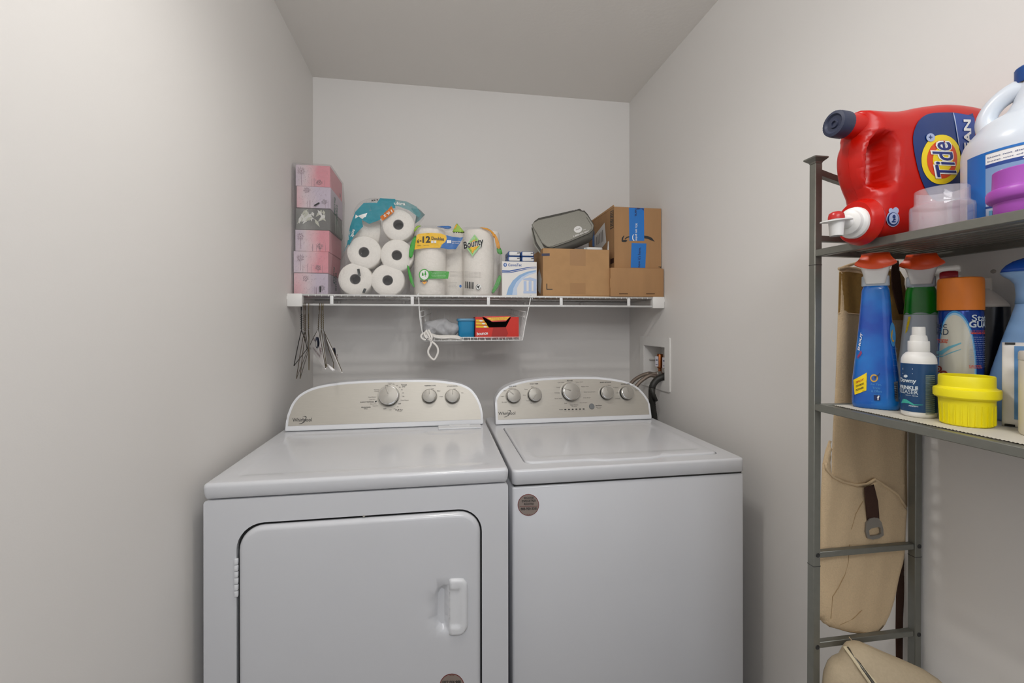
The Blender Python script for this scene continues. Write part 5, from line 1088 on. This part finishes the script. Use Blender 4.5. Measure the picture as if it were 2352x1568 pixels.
# ------------------------------------------------------------------ lower shelf of the rack
M_ob = mat('orange nozzle plastic', 'ee5320', .3, spec=.5); M_bb = mat('blue liquid bottle', '0f76c4', .18, noise=.25, nscale=9, coat=.3, c2='0f45a4'); M_tw = mat('translucent white collar', 'b9c2ca', .35)
def trigger_bottle(name, label, cat, c, rot, body_m, wb, wt, db, dt, cap_m=M_ob):
    t = thing(name, label, cat, (*c, T2))
    prof_ = [(0, wb*.93, db*.9), (.003, wb*.98, db*.97), (.010, wb, db), (.05, wb*.985, db*.97), (.11, wb+(wt-wb)*.45, db+(dt-db)*.45), (.165, wb+(wt-wb)*.78, db+(dt-db)*.78), (.205, wb+(wt-wb)*.96, dt), (.221, wt*.97, dt*.97), (.228, wt*.86, dt*.9), (.231, wt*.75, dt*.8)]
    b = loft('bottle_body', [ring(*c, T2+z, a, d, 3.2, 48, rot) for z, a, d in prof_], body_m, t, True, 'all')
    loft('collar', [ring(*c, T2+z, a, a*.72, 4, 32, rot) for z, a in ((.229, wt*.94), (.231, wt*.98), (.247, wt*.96), (.248, wt*.9))], M_tw, t, True, 40)
    fr = Vector((-math.sin(-rot), -math.cos(rot), 0)); fr = Vector((-math.sin(math.radians(48)), -math.cos(math.radians(48)), 0))
    cx_, cy_ = c[0]+fr.x*.004, c[1]+fr.y*.004
    loft('spray_head', [ring(cx_+fr.x*o, cy_+fr.y*o, T2+z, a, a*.62, 4.5, 32, rot) for z, a, o in ((.233, wt*.66, .007), (.235, wt*.70, .007), (.255, wt*.90, .006), (.266, wt*1.06, .004), (.272, wt*1.0, 0), (.276, wt*.8, 0))], M_wp, t, True, 40)
    # flared lever with curved lower lip
    U = Vector((math.cos(rot), math.sin(rot), 0)); Ct = Vector((c[0], c[1], T2)); NN = 12; V, Fc = [], []
    for j, (z, a, o) in enumerate(((.2700, 1.34, .026), (.2735, 1.30, .0265), (.2785, 1.10, .0250), (.2845, .95, .022), (.290, .90, .017), (.2918, .86, .012))):
        for i in range(NN+1):
            s = -1+2*i/NN; V.append(Ct+U*(s*wt*a*1.08)+Vector((0, 0, z-(.0105, .0085, .005, .002, 0, 0)[j]*(1-s*s)))+fr*(o-.006*s*s))
    nf = len(V)
    for j in range(6):
        for i in range(NN+1): V.append(V[j*(NN+1)+i]-fr*(.018 if j else .016)+Vector((0, 0, 0)))
    for q, fl in ((0, False), (nf, True)):
        for j in range(5):
            for i in range(NN):
                a_ = q+j*(NN+1)+i; f = (a_, a_+1, a_+NN+2, a_+NN+1); Fc.append(tuple(reversed(f)) if fl else f)
    edge = [i for i in range(NN+1)]+[j*(NN+1)+NN for j in range(1, 6)]+[5*(NN+1)+i for i in range(NN-1, -1, -1)]+[j*(NN+1) for j in range(4, 0, -1)]
    for k in range(len(edge)): a_, b_ = edge[k], edge[(k+1) % len(edge)]; Fc.append((a_, nf+a_, nf+b_, b_))
    pyd('trigger_lever', V, Fc, cap_m, t, smooth=45)
    return t, b
rot48 = math.radians(-48)
ca = (.818, .7355); ta, ba = trigger_bottle('stain_remover_bottle', 'blue trigger bottle with an orange top and yellow flash, left on the lower rack shelf', 'spray bottle', ca, rot48, M_bb, .0362, .0215, .029, .017)
def front_of(c, back, ang=48):
    r_ = math.radians(ang); N = Vector((-math.sin(r_), -math.cos(r_), 0)); U = Vector((math.cos(r_), -math.sin(r_), 0))
    return Surf(Vector((c[0], c[1], 0))+N*back, U, Z3)
def conf(c, wb, wt, db, dt, ang=48):
    """front surface of the tapering bottle"""
    r_ = math.radians(ang); N = Vector((-math.sin(r_), -math.cos(r_), 0)); U = Vector((math.cos(r_), -math.sin(r_), 0)); s = Surf(Vector((c[0], c[1], 0)), U, Z3)
    zs = [0, .003, .010, .05, .11, .165, .205, .221]; W = [wb*.93, wb*.98, wb, wb*.985, wb+(wt-wb)*.45, wb+(wt-wb)*.78, wb+(wt-wb)*.96, wt*.97]; D = [db*.9, db*.97, db, db*.97, db+(dt-db)*.45, db+(dt-db)*.78, dt, dt*.97]
    def hf(u, v): w_ = np.interp(v-T2, zs, W); d_ = np.interp(v-T2, zs, D); return float(d_*(1-min(.985, abs(u)/w_)**3.2)**(1/3.2))
    s.hf = hf; return s
SA = conf(ca, .0362, .0215, .029, .017)
M_sky = mat('sky plastic print', '4a90c8', .3)
d0 = decal('yellow_flash', SA, [(1960, 872), (1986, 858), (1991, 855), (1990, 896), (1963, 906)], mat('yellow label print', 'f0cf10', .35), ta, .0012, sp=.004)
for k, s_ in enumerate(('SPOT', 'STAIN REMOVER', 'POWER')): text(s_, SA, (1966, 880+9*k), (1984, 873+9*k), (1966, 875.5+9*k), (M_rb, M_black, M_black)[k], d0, .002, .02)
text('SHOUT', SA, (1974, 806), (1981.5, 766), (1969.5, 803), M_whitep, ta, .002, .03); text('FREE', SA, (1971, 824), (1980, 810), (1969, 818), M_rb, ta, .002, .03)
lg = decal('round_badge', SA, ell(2007.5, 868, 9, 9, 20), mat('amber print', 'd8a83c', .4), ta, .0012, sp=.004); decal('round_badge', SA, ell(2007.5, 868, 6, 6, 18), M_bl, lg, .0016); text('SHOUT', SA, (2009, 870), (2022, 861), (2008, 865), M_black, lg, .002, .02)
for k, s_ in enumerate(('For Tips,', 'Tricks', '& Offers', 'Visit Us On')): txt(s_, SA, 2012.5+k*.3, 883+7.5*k, (24, 18, 24, 14)[k], (5.5, 5.2, 5.2, 2)[k], M_sky if k < 3 else M_sky, ta, .04, .015, .0014)
fb = decal('navy_square', SA, [(2007, 906.5), (2022, 907), (2022, 919), (2008, 919)], mat('deep navy print', '10285c', .35), ta, .0013); text('f', SA, (2014.5, 918), (2020, 918.3), (2014.5, 908), M_whitep, fb, .0018, .03)
for k in range(3): txt('questions or comments call toll free', SA, 2014, 922.5+3.2*k, 26, 1.2, M_sky, ta, .03, 0, .0014)
decal('side_patch', SA, ell(2050.5, 768, 6.5, 28, 24, -.05), M_sky, ta, .0014, sp=.004); decal('side_badge', SA, ell(2051, 771, 4, 14, 20, -.05), mat('amber print', 'd8a83c', .4), ta, .0022, sp=.004)
decal('barcode_patch', SA, [(2053, 877), (2062, 875), (2064, 922), (2057, 921)], mat('smoke grey print', '6d7680', .4), ta, .0016, sp=.004)
for k in range(9): decal('barcode_bar', SA, [(2054, 881+4*k), (2061, 880+4*k), (2061.3, 881.6+4*k), (2054.3, 882.6+4*k)], M_black, ta, .0022)
for k in range(5): txt('apply directly', SA, 2056, 800+13*k, 10, 2, M_sky, ta, .1, 0, .0016)

cb_ = (.916, .732); M_cl = mat('pale translucent bottle', 'b9c3cc', .16, coat=.3); M_gr = mat('green gloss label', '0e7d1c', .22)
tb_, bb = trigger_bottle('green_label_spray_bottle', 'pale trigger bottle with a green label and an orange top behind the small white bottle', 'spray bottle', cb_, math.radians(-51), M_cl, .0375, .0225, .029, .018)
def bandof(c, wb, wt, db, dt, rot, z0, z1, m, root, nm, grow=.0006, wave=0):
    zs = [0, .003, .010, .05, .11, .165, .205, .221, .228]; W = [wb*.93, wb*.98, wb, wb*.985, wb+(wt-wb)*.45, wb+(wt-wb)*.78, wb+(wt-wb)*.96, wt*.97, wt*.86]; D = [db*.9, db*.97, db, db*.97, db+(dt-db)*.45, db+(dt-db)*.78, dt, dt*.97, dt*.9]
    rr = []
    for k in range(9):
        z = z0+(z1-z0)*k/8; q = ring(*c, T2+z, float(np.interp(z, zs, W))+grow, float(np.interp(z, zs, D))+grow, 3.2, 48, rot)
        if k == 0 and wave: q = [p+Vector((0, 0, wave*math.sin(i*1.1))) for i, p in enumerate(q)]
        rr.append(q)
    return loft(nm, rr, m, root, False, 'all')
bandof(cb_, .0375, .0225, .029, .018, math.radians(-51), .178, .2275, M_gr, tb_, 'green_label', .0006, .0012)
bandof(cb_, .0375, .0225, .029, .018, math.radians(-51), .1755, .1768, M_gr, tb_, 'green_line', .0006)
SB = conf(cb_, .0375, .0225, .029, .018, 51)
decal('yellow_print', SB, [(2086, 727), (2092, 727), (2088, 745), (2084, 760), (2079, 766)], mat('yellow label print', 'f0cf10', .35), tb_, .0014, sp=.006)

cs_ = (.815, .655); M_wb = mat('white bottle plastic', 'e6e3dd', .4)
ts = thing('small_white_spray_bottle', 'small white pump spray bottle with a navy label, front of the lower rack shelf', 'spray bottle', (*cs_, T2))
lathe('bottle_body', [(0, 0), (.0215, 0), (.0232, .002), (.0237, .006), (.0237, .092), (.0232, .098), (.0210, .104), (.017, .1085), (.0135, .1105), (.013, .113)], (*cs_, T2), M_wb, ts, n=56, smooth='all')
lathe('ribbed_collar', [(.0140, .1105), (.0144, .1115), (.0142, .1275), (.0135, .1285), (0, .1285)], (*cs_, T2), M_wb, ts, n=64, rib=.02)
lathe('pump_nozzle', [(.0120, .1285), (.0114, .135), (.0108, .1375), (.0092, .1385), (.0090, .1515), (.0082, .1528), (0, .153)], (*cs_, T2), M_wb, ts, n=36)
CS = Cyl(cs_, .0237)
nl = zband('navy_label', CS, -220, -50, T2+.009, T2+.0905, mat('deep teal-navy label', '15406a', .3), ts, .0004)
M_lt = mat('light print', 'cfd8dc', .4)
def ct(s, p, L, h_, m, root, surf, R, bold=.02, off=.0009):
    """lettering whose right end stands at pixel p"""
    b = surf.px(*p); v, f = textdata(s, bold)
    return pyd('lettering', [surf.pos(b[0]-L/R*.03*(1-q[0]), b[1]+q[1]*h_, off) for q in v], f, m, root)
ct('Downy', (2105, 883), .027, .0095, M_lt, nl, CS, .0237, .03); ct('WRINKLE', (2109, 896), .034, .0062, M_lt, nl, CS, .0237, .04); ct('RELEASER', (2109, 906), .036, .0068, M_lt, nl, CS, .0237, 0)
ct('fabric spray', (2109, 911), .017, .0018, M_lt, nl, CS, .0237); ct('FRESH', (2109, 935), .012, .0020, M_lt, nl, CS, .0237); ct('3 FL OZ', (2089, 948), .012, .0024, M_lt, nl, CS, .0237)
for yy in (845, 847.5, 857): decal('fine_rule', CS, [(2074, yy+.6), (2097, yy+1.2), (2097, yy+.4), (2074, yy-.2)], M_lt, nl, .0008)
decal('leaf_print', CS, [(2071, 926), (2075, 916), (2083, 917), (2092, 923), (2100, 928), (2120, 929), (2120, 930), (2098, 930.5), (2088, 926), (2078, 925)], mat('sea green print', '3aa898', .4), nl, .0008, sp=.002)
for k in range(20): decal('small_print', CS, [(2125.5, 862+4.6*k), (2146, 861.5+4.6*k), (2146, 863.4+4.6*k), (2125.5, 864+4.6*k)], mat('sage print', '8f9a86', .5), nl, .0008, sp=.004)
decal('brand_disc', CS, ell(2081, 863.5, 4.5, 3.2, 16), M_lt, nl, .0008)

cd_ = (.888, .645)
td_ = thing('aerosol_can', 'blue and white anti-static aerosol can with a wide orange cap', 'aerosol can', (*cd_, T2))
hz_ = 1.3174-T2
M_cb = mat('metallic blue can', '12398c', .18, metal=.35); M_cw = mat('cream can print', 'ccc9ba', .25, metal=.2)
lathe('can_body', [(0, 0), (.0275, 0), (.0290, .0025), (.0288, .005), (.0288, hz_-.004), (.0270, hz_), (0, hz_)], (*cd_, T2), M_cb, td_, n=64)
lathe('orange_cap', [(.0296, hz_-.0005), (.0299, hz_+.001), (.0297, hz_+.048), (.0288, hz_+.0535), (.0265, hz_+.0550), (0, hz_+.0555)], (*cd_, T2), mat('orange cap plastic', 'e07a1c', .4), td_, n=64)
CD = Cyl(cd_, .0288); M_gb = mat('glow blue print', '2f8fd0', .3)
ovl = [(.03*math.radians(-158+55*math.cos(a)), T2+.082+.098*math.sin(a)) for a in [2*math.pi*k/60 for k in range(60)]]
ov2 = [(.03*math.radians(-158+48*math.cos(a)), T2+.082+.091*math.sin(a)) for a in [2*math.pi*k/60 for k in range(60)]]
ov3 = [(.03*math.radians(-158+51.5*math.cos(a)), T2+.082+.0945*math.sin(a)) for a in [2*math.pi*k/60 for k in range(60)]]
ovl = [(u, max(v, T2+.006)) for u, v in ovl]; ov2 = [(u, max(v, T2+.006)) for u, v in ov2]; ov3 = [(u, max(v, T2+.006)) for u, v in ov3]
def clean(p): return [q for i, q in enumerate(p) if math.dist(q, p[i-1]) > 1e-5]
o1 = decal('blue_oval', CD, clean(ovl), M_gb, td_, .0004, sp=.004, px=False); decal('pale_oval', CD, clean(ov3), mat('ice blue can print', '9cc4dc', .3), td_, .0006, sp=.004, px=False); decal('cream_oval', CD, clean(ov2), M_cw, td_, .0008, sp=.004, px=False)
M_ink = mat('slate ink', '35465c', .5)
ct('Static', (2176, 753), .034, .0098, M_ink, td_, CD, .0288, .0, .0013); ct('GUARD', (2180, 769), .046, .0105, M_ink, td_, CD, .0288, .0, .0013)
ct('eliminates', (2179, 782), .026, .0028, M_or, td_, CD, .0288, .02, .0013); ct('CLING', (2177, 788), .016, .004, M_or, td_, CD, .0288, .02, .0013)
sw_ = mat('aqua swoosh print', '6aaec0', .35)
decal('swoosh', CD, [(2152, 806), (2162, 806), (2180, 795), (2208, 786), (2208, 789), (2184, 800), (2165, 815), (2152, 812)], sw_, td_, .0012, sp=.004); decal('swoosh', CD, [(2152, 817), (2168, 817), (2186, 808), (2207, 801), (2207, 802.5), (2186, 810.5), (2166, 819.5), (2152, 819)], sw_, td_, .0012, sp=.004)
M_brr = mat('rust red print', '8a2e1c', .4)
for x, y, r in ((2158, 847, 7), (2169, 861, 10), (2155, 868, 6)): q = decal('spiral_dot', CD, ell(x, y, r, r*1.05, 20), M_brr, td_, .0012, sp=.004); decal('dot_face', CD, ell(x, y, r*.6, r*.6, 16), M_cw, td_, .0016); decal('dot_core', CD, ell(x+.5, y, r*.28, r*.3, 12), M_brr, td_, .0020)
def ctl(s, p, L, h_, m, root, surf, R, bold=.02, off=.0009):
    b = surf.px(*p); v, f = textdata(s, bold)
    return pyd('lettering', [surf.pos(b[0]+L/R*.03*q[0], b[1]+q[1]*h_, off) for q in v], f, m, root)
ctl('Static', (2231, 737), .040, .0105, M_lt, td_, CD, .0288, .01); ctl('GUARD', (2225, 752), .050, .0110, M_lt, td_, CD, .0288, .03)
ctl('anti static spray', (2227, 761.5), .030, .0022, M_or, td_, CD, .0288, .02); ctl('REMOVES CLING', (2229, 767), .028, .0032, M_or, td_, CD, .0288, .03)
for k in range(15): ctl(('directions shake well before', 'hold can upright and spray', 'evenly on fabric surface')[k % 3], (2226, 775+4.9*k), .034-.004*(k % 2), .0016, M_pblue, td_, CD, .0288, .01)
ctl('CAUTION', (2225, 842), .018, .003, M_or, td_, CD, .0288, .03); ctl('see back panel', (2225, 846), .02, .0024, M_or, td_, CD, .0288, .03)

ce_ = (.822, .589); M_yc = mat('yellow plastic', 'f0e010', .4, sss=.1)
te = thing('yellow_measuring_cap', 'bright yellow plastic measuring cap with a wide flange on the lower rack shelf', 'measuring cap', (*ce_, T2))
lathe('cap_shell', [(0, 0), (.0300, 0), (.0312, .0015), (.0326, .030), (.0330, .040), (.0375, .0425), (.0390, .0445), (.0392, .054), (.0385, .0565), (.0345, .0580), (.0330, .060), (.0328, .0755), (.0320, .0768), (.0308, .0757), (.0300, .040), (0, .035)], (*ce_, T2), M_yc, te, n=72)
bm = bmesh.new()
for k in range(14):
    a = math.radians(-210+k*14); obox(bm, Vector((*ce_, T2+.018))+Vector((math.cos(a), math.sin(a), 0))*.0322, Vector((-math.sin(a), math.cos(a), 0)), Z3, Vector((math.cos(a), math.sin(a), .055)).normalized(), .0007, .015, .0009)
tag(frombm('grip_rib', bm, M_yc, te), kind='stuff')

cf_ = (.950, .655)
tf2 = thing('black_trigger_spray_bottle', 'black trigger spray bottle with a white head and red nozzle behind the aerosol can', 'spray bottle', (*cf_, T2))
v5 = Vector((math.sin(math.radians(55.5)), math.cos(math.radians(55.5)), 0)); l5 = Vector((-v5.y, v5.x, 0)); r5 = math.radians(-55.5)
M_bk = mat('black gloss label', '111216', .2); M_off = mat('off-white plastic', 'cdc6bc', .4)
loft('bottle_body', [ring(*cf_, T2+z, a, d, 2.5, 40, r5) for z, a, d in ((0, .030, .023), (.003, .0325, .025), (.16, .0335, .025), (.1865, .0335, .025))], M_bk, tf2, True, 30)
loft('shoulder', [ring(*cf_, T2+z, a, d, 2.3, 40, r5) for z, a, d in ((.1862, .0330, .0245), (.192, .0315, .0235), (.203, .024, .018), (.213, .0145, .0135), (.219, .0125, .0120))], M_off, tf2, True, 'all')
C5 = Vector((*cf_, T2))
bm = bmesh.new(); obox(bm, C5+Vector((0, 0, .2265)), l5, v5, Z3, .0115, .010, .0125, .003, 3); frombm('screw_collar', bm, M_off, tf2, True)
hd_, _ = pillow('spray_head', Surf(C5+v5*(0), -l5, Z3), [(-.034, T2+.2395), (-.030, T2+.2365), (.012, T2+.2355), (.017, T2+.239), (.0175, T2+.2475), (.012, T2+.2525), (-.026, T2+.2535), (-.033, T2+.2505)], .0095, .006, M_off, tf2, px=False, sp=.004)
hd_.data.transform(Matrix.Translation((0, 0, 0)))
lathe('hinge_pin', [(0, .0005), (.003, .0015), (.0036, .0005)], C5-l5*.0125+Vector((0, 0, .2485))-v5*.0096, mat('grey pin', '8d8880', .4), tf2, -v5, 14)
lathe('red_nozzle', [(0, 0), (.0085, 0), (.0098, .004), (.0102, .012), (.0095, .021), (.0075, .0245), (0, .025)], C5+l5*.031+Vector((0, 0, .2445)), mat('red nozzle plastic', '9c1f2a', .35), tf2, l5, 24, rib=.05)
tube('red_trigger', [C5+l5*.028+Vector((0, 0, .236)), C5+l5*.044+Vector((0, 0, .222)), C5+l5*.050+Vector((0, 0, .205))], [.004, .0035, .003], mat('red trigger plastic', 'a8403a', .4), tf2, 10)

cg_ = (.940, .566); rg = math.radians(-59)
tg_ = thing('blue_fabric_spray_bottle', 'pale blue spray bottle with a dark blue dome top at the right edge', 'spray bottle', (*cg_, T2))
M_pb2 = mat('pale blue bottle plastic', '86aedc', .3)
loft('bottle_body', [ring(*cg_, T2+z, a, d, 2.3, 48, rg) for z, a, d in ((0, .064, .020), (.004, .0675, .0215), (.030, .0670, .0215), (.08, .059, .021), (.13, .047, .020), (.165, .0375, .019), (.185, .0325, .0185), (.190, .0318, .018))], M_pb2, tg_, True, 'all')
loft('upper_grip', [ring(*cg_, T2+z, a, d, 2.3, 48, rg) for z, a, d in ((.1903, .0322, .0182), (.205, .031, .018), (.222, .0325, .018), (.230, .038, .018), (.236, .046, .0185), (.2405, .0485, .0188), (.242, .048, .0185))], M_pb2, tg_, True, 'all')
loft('dome_top', [ring(*cg_, T2+z, a, d, 2.3, 48, rg) for z, a, d in ((.242, .0482, .0186), (.247, .0465, .018), (.253, .042, .0165), (.259, .034, .013), (.263, .024, .009), (.2645, .012, .005))], mat('cobalt blue plastic', '1253b8', .25), tg_, True, 'all')

P0 = Vector((.862, .570, T2)); Ud = Vector((.53, -.85, 0)).normalized(); lean = Vector((.10, .06, 1)).normalized()
th2 = thing('foil_sachet', 'white foil sachet with blue and red print leaning at the right edge', 'sachet', P0+Ud*.025)
PS = Surf(P0, Ud, lean)
pk_, PKS = pillow('sachet_body', PS, [(0, 0), (.048, 0), (.048, .130), (0, .130)], .0045, .012, M_bx, th2, px=False, sp=.007, Tb=.003, wob=lambda q: .0008*np.sin(q[:, 1]*230))
decal('blue_print', PKS, [(.013, .012), (.047, .012), (.047, .124), (.013, .124)], mat('sachet blue print', '5388bc', .35), th2, .0008, sp=.006, px=False)
for k in range(3): decal('red_panel', PKS, [(.024, .052+.0225*k), (.047, .052+.0225*k), (.047, .0735+.0225*k), (.024, .0735+.0225*k)], mat('crimson print', 'b01c38', .35), th2, .0014, sp=.008, px=False)
for v0, v1 in ((.0005, .0040), (.126, .1295)): decal('black_seal', PKS, [(.003, v0), (.014, v0), (.014, v1), (.003, v1)], M_black, th2, .0010, sp=.002, px=False)

ci_ = (.845, .505)
ti = thing('cream_canister', 'cream plastic canister cut off by the right edge of the photo', 'canister', (*ci_, T2))
lathe('canister_body', [(0, 0), (.0270, 0), (.0285, .003), (.0285, .105), (.0275, .108)], (*ci_, T2), mat('cream plastic', 'd8d0bf', .4), ti, n=72, rib=.006)
lathe('canister_lid', [(.0288, .1065), (.0290, .108), (.0288, .117), (.0275, .119), (0, .119)], (*ci_, T2), M_off, ti, n=48)

# ------------------------------------------------------------------ canvas bags
M_tan = mat('ochre canvas band', 'a07c42', .95, noise=.08, nscale=200, bump=.4, bscale=380); M_str = mat('dark brown webbing', '3d2113', .8, bump=.3, bscale=500); M_seam = mat('canvas seam', 'a68a64', .95)
cvb = thing('canvas_tote_bag', 'long cream canvas tote with an ochre band and brown strap hanging behind the rack', 'tote bag', (.90, .84, CZ-.57))
CP = frontplane(.830)
tbod, TBS = pillow('tote_body', CP, [(1928, 614), (1926, 700), (1924, 760), (1919, 900), (1914, 980), (1911, 1060), (1911, 1120), (1930, 1200), (2060, 1220), (2080, 1160), (2081, 1000), (2081, 800), (2078, 660), (2070, 625), (2040, 616), (1980, 618)], .008, .018, M_canvas, cvb, sp=.012, Tb=.006, sm=1,
    wob=lambda q: .0022*np.sin(q[:, 0]*95+q[:, 1]*8)+.0015*np.sin(q[:, 1]*30))
decal('ochre_band', TBS, [(1926.5, 625), (1950, 624), (1975, 628), (2000, 636), (2000, 722), (1975, 720), (1950, 718), (1924, 718)], M_tan, cvb, .0012, sp=.010); decal('ochre_band', TBS, [(2040, 622), (2066, 622), (2077, 640), (2079, 735), (2040, 735)], M_tan, cvb, .0012, sp=.010)
tube('top_rim', [TBS.pos(*TBS.px(*q), .0005) for q in ((1929, 617), (1945, 615), (1965, 617), (1985, 623), (2000, 629), (2020, 634))], .0035, M_canvas, cvb, 8)
tube('top_rim', [at_y(*q, .850) for q in ((1929, 617), (1950, 609), (1975, 602), (2000, 598), (2030, 597), (2055, 602), (2070, 615))], .0032, M_canvas, cvb, 8)
tube('band_stitch', [TBS.pos(*TBS.px(*q), .0015) for q in ((1926, 719), (1950, 719.5), (1975, 722), (1998, 725))], .0011, M_canvas, cvb, 6)
pillow('webbing_strap', frontplane(.8175), [(2050, 598), (2064, 598), (2068, 640), (2074, 690), (2079, 720), (2064, 722), (2056, 690), (2048, 660), (2046, 625)], .0018, .003, M_str, cvb, sp=.012, Tb=.001)
sl_, SLS = pillow('outer_pocket', frontplane(.8195), [(1907, 1012), (1898, 1035), (1889, 1065), (1885, 1150), (1882, 1300), (1880, 1418), (1890, 1430), (1910, 1440), (1950, 1451), (1985, 1457), (2010, 1455), (2026, 1443), (2040, 1410), (2056, 1350), (2070, 1290), (2076, 1240), (2080, 1168), (2060, 1134), (2035, 1114), (2010, 1099), (1992, 1115), (1965, 1116), (1930, 1106), (1908, 1086), (1905, 1060), (1909, 1030)], .0085, .014, M_canvas, cvb, sp=.010, Tb=.004,
    wob=lambda q: .0014*np.sin(q[:, 0]*120-q[:, 1]*26)+.0012*np.sin(q[:, 1]*55+q[:, 0]*40))
tube('pocket_hem', [SLS.pos(*SLS.px(*q), .0012) for q in ((1897, 1062), (1899, 1078), (1912, 1094), (1935, 1106), (1965, 1114), (1990, 1112), (2006, 1102), (2012, 1102), (2035, 1117), (2058, 1133), (2077, 1163))], .0030, M_canvas, cvb, 8)
tube('pocket_hem', [at_y(*q, .822) for q in ((1907, 1012), (1899, 1035), (1893, 1062), (1895, 1075))], .0028, M_canvas, cvb, 8)
for ps_ in ([(1951, 1250), (1948, 1290), (1940, 1320), (1925, 1350), (1912, 1370), (1908, 1420)], [(1912, 1440), (1935, 1432), (1960, 1420), (1980, 1400)], [(1880+4, 1422), (1905, 1438), (1950, 1449), (1990, 1453)], [(1982, 1150), (1965, 1180), (1955, 1215)]):
    tube('seam', [SLS.pos(*SLS.px(*q), .0001) for q in ps_], .0009, M_seam, cvb, 5)
st, _ = pillow('brown_strap_tab', frontplane(.808), [(1984, 1119), (2007, 1112), (2016, 1150), (2020, 1193), (1991, 1198), (1988, 1160)], .0018, .002, M_str, cvb, sp=.012, Tb=.001)
M_pew = mat('pewter buckle', '8f8a82', .45, metal=.5)
plate('buckle', frontplane(.8055), [(1990, 1202), (1998, 1191), (2008, 1188), (2018, 1190), (2025, 1199), (2029, 1215), (2030, 1229), (2020, 1236), (2005, 1239), (1993, 1236), (1989, 1222)], [(1996, 1218), (2002, 1213), (2018, 1210), (2023, 1213), (2024, 1225), (2018, 1229), (1998, 1231)], .0035, M_pew, cvb, px=True)
pillow('hanging_strap', frontplane(.838), [(2066, 1290), (2076, 1255), (2077, 1350), (2074, 1420), (2073, 1530), (2058, 1530), (2057, 1440), (2058, 1370)], .0015, .003, M_str, cvb, sp=.012, Tb=.0015)
pillow('side_gusset', frontplane(.845), [(2070, 960), (2082, 960), (2083, 1100), (2078, 1130), (2072, 1060)], .0015, .003, mat('rust webbing', '8a5218', .8), cvb, sp=.02, Tb=.001)

q0 = Vector((.772, .775, 0)); qU = Vector((.175, -.085, 0)).normalized(); QS = Surf(q0, qU, Z3)
zb = thing('zipped_canvas_bag', 'cream canvas bag with a metal zip standing low in the rack', 'bag', (.86, .71, S3))
out = [(1889, 1600), (1893, 1555), (1903, 1530), (1915, 1518), (1930, 1512), (1936, 1500), (1943, 1489), (1952, 1482.5), (1972, 1480), (1988, 1483), (2040, 1506), (2090, 1527), (2130, 1545), (2165, 1568), (2190, 1600), (2205, 1700)]
uo = [QS.px(*q) for q in out]; uo += [(uo[-1][0]+.002, S3+.006), (uo[-1][0]-.01, S3+.001), (uo[0][0]+.01, S3+.001), (uo[0][0]-.002, S3+.006)]
M_cv2 = mat('smooth cream canvas', 'b7a68a', .9, noise=.04, nscale=200, bump=.25, bscale=400)
zbo, ZS = pillow('bag_body', QS, uo, .040, .055, M_cv2, zb, px=False, sp=.012, Tb=.05, wob=lambda q: .003*np.sin(q[:, 0]*60-q[:, 1]*35))
zl = [(1946, 1487), (1958, 1506), (1978, 1530), (2000, 1560), (2022, 1592), (2050, 1640)]
tube('zip_tape', [ZS.pos(*ZS.px(*q), .0002) for q in zl], .006, mat('ivory zip tape', 'cdbf9f', .8), zb, 8, flat=(1.4, .45, Vector((.44, .3, 1)).normalized().cross(ZS.N)))
tube('metal_zip', [ZS.pos(*ZS.px(*q), .0022) for q in zl], .0030, mat('pewter zip', '6e6a60', .35, metal=.8, noise=.5, nscale=900), zb, 8)
tube('loose_thread', [at_y(1950, 1462, .79), at_y(1957, 1471, .785), at_y(1960, 1482, .775)], .0006, M_canvas, zb, 5)
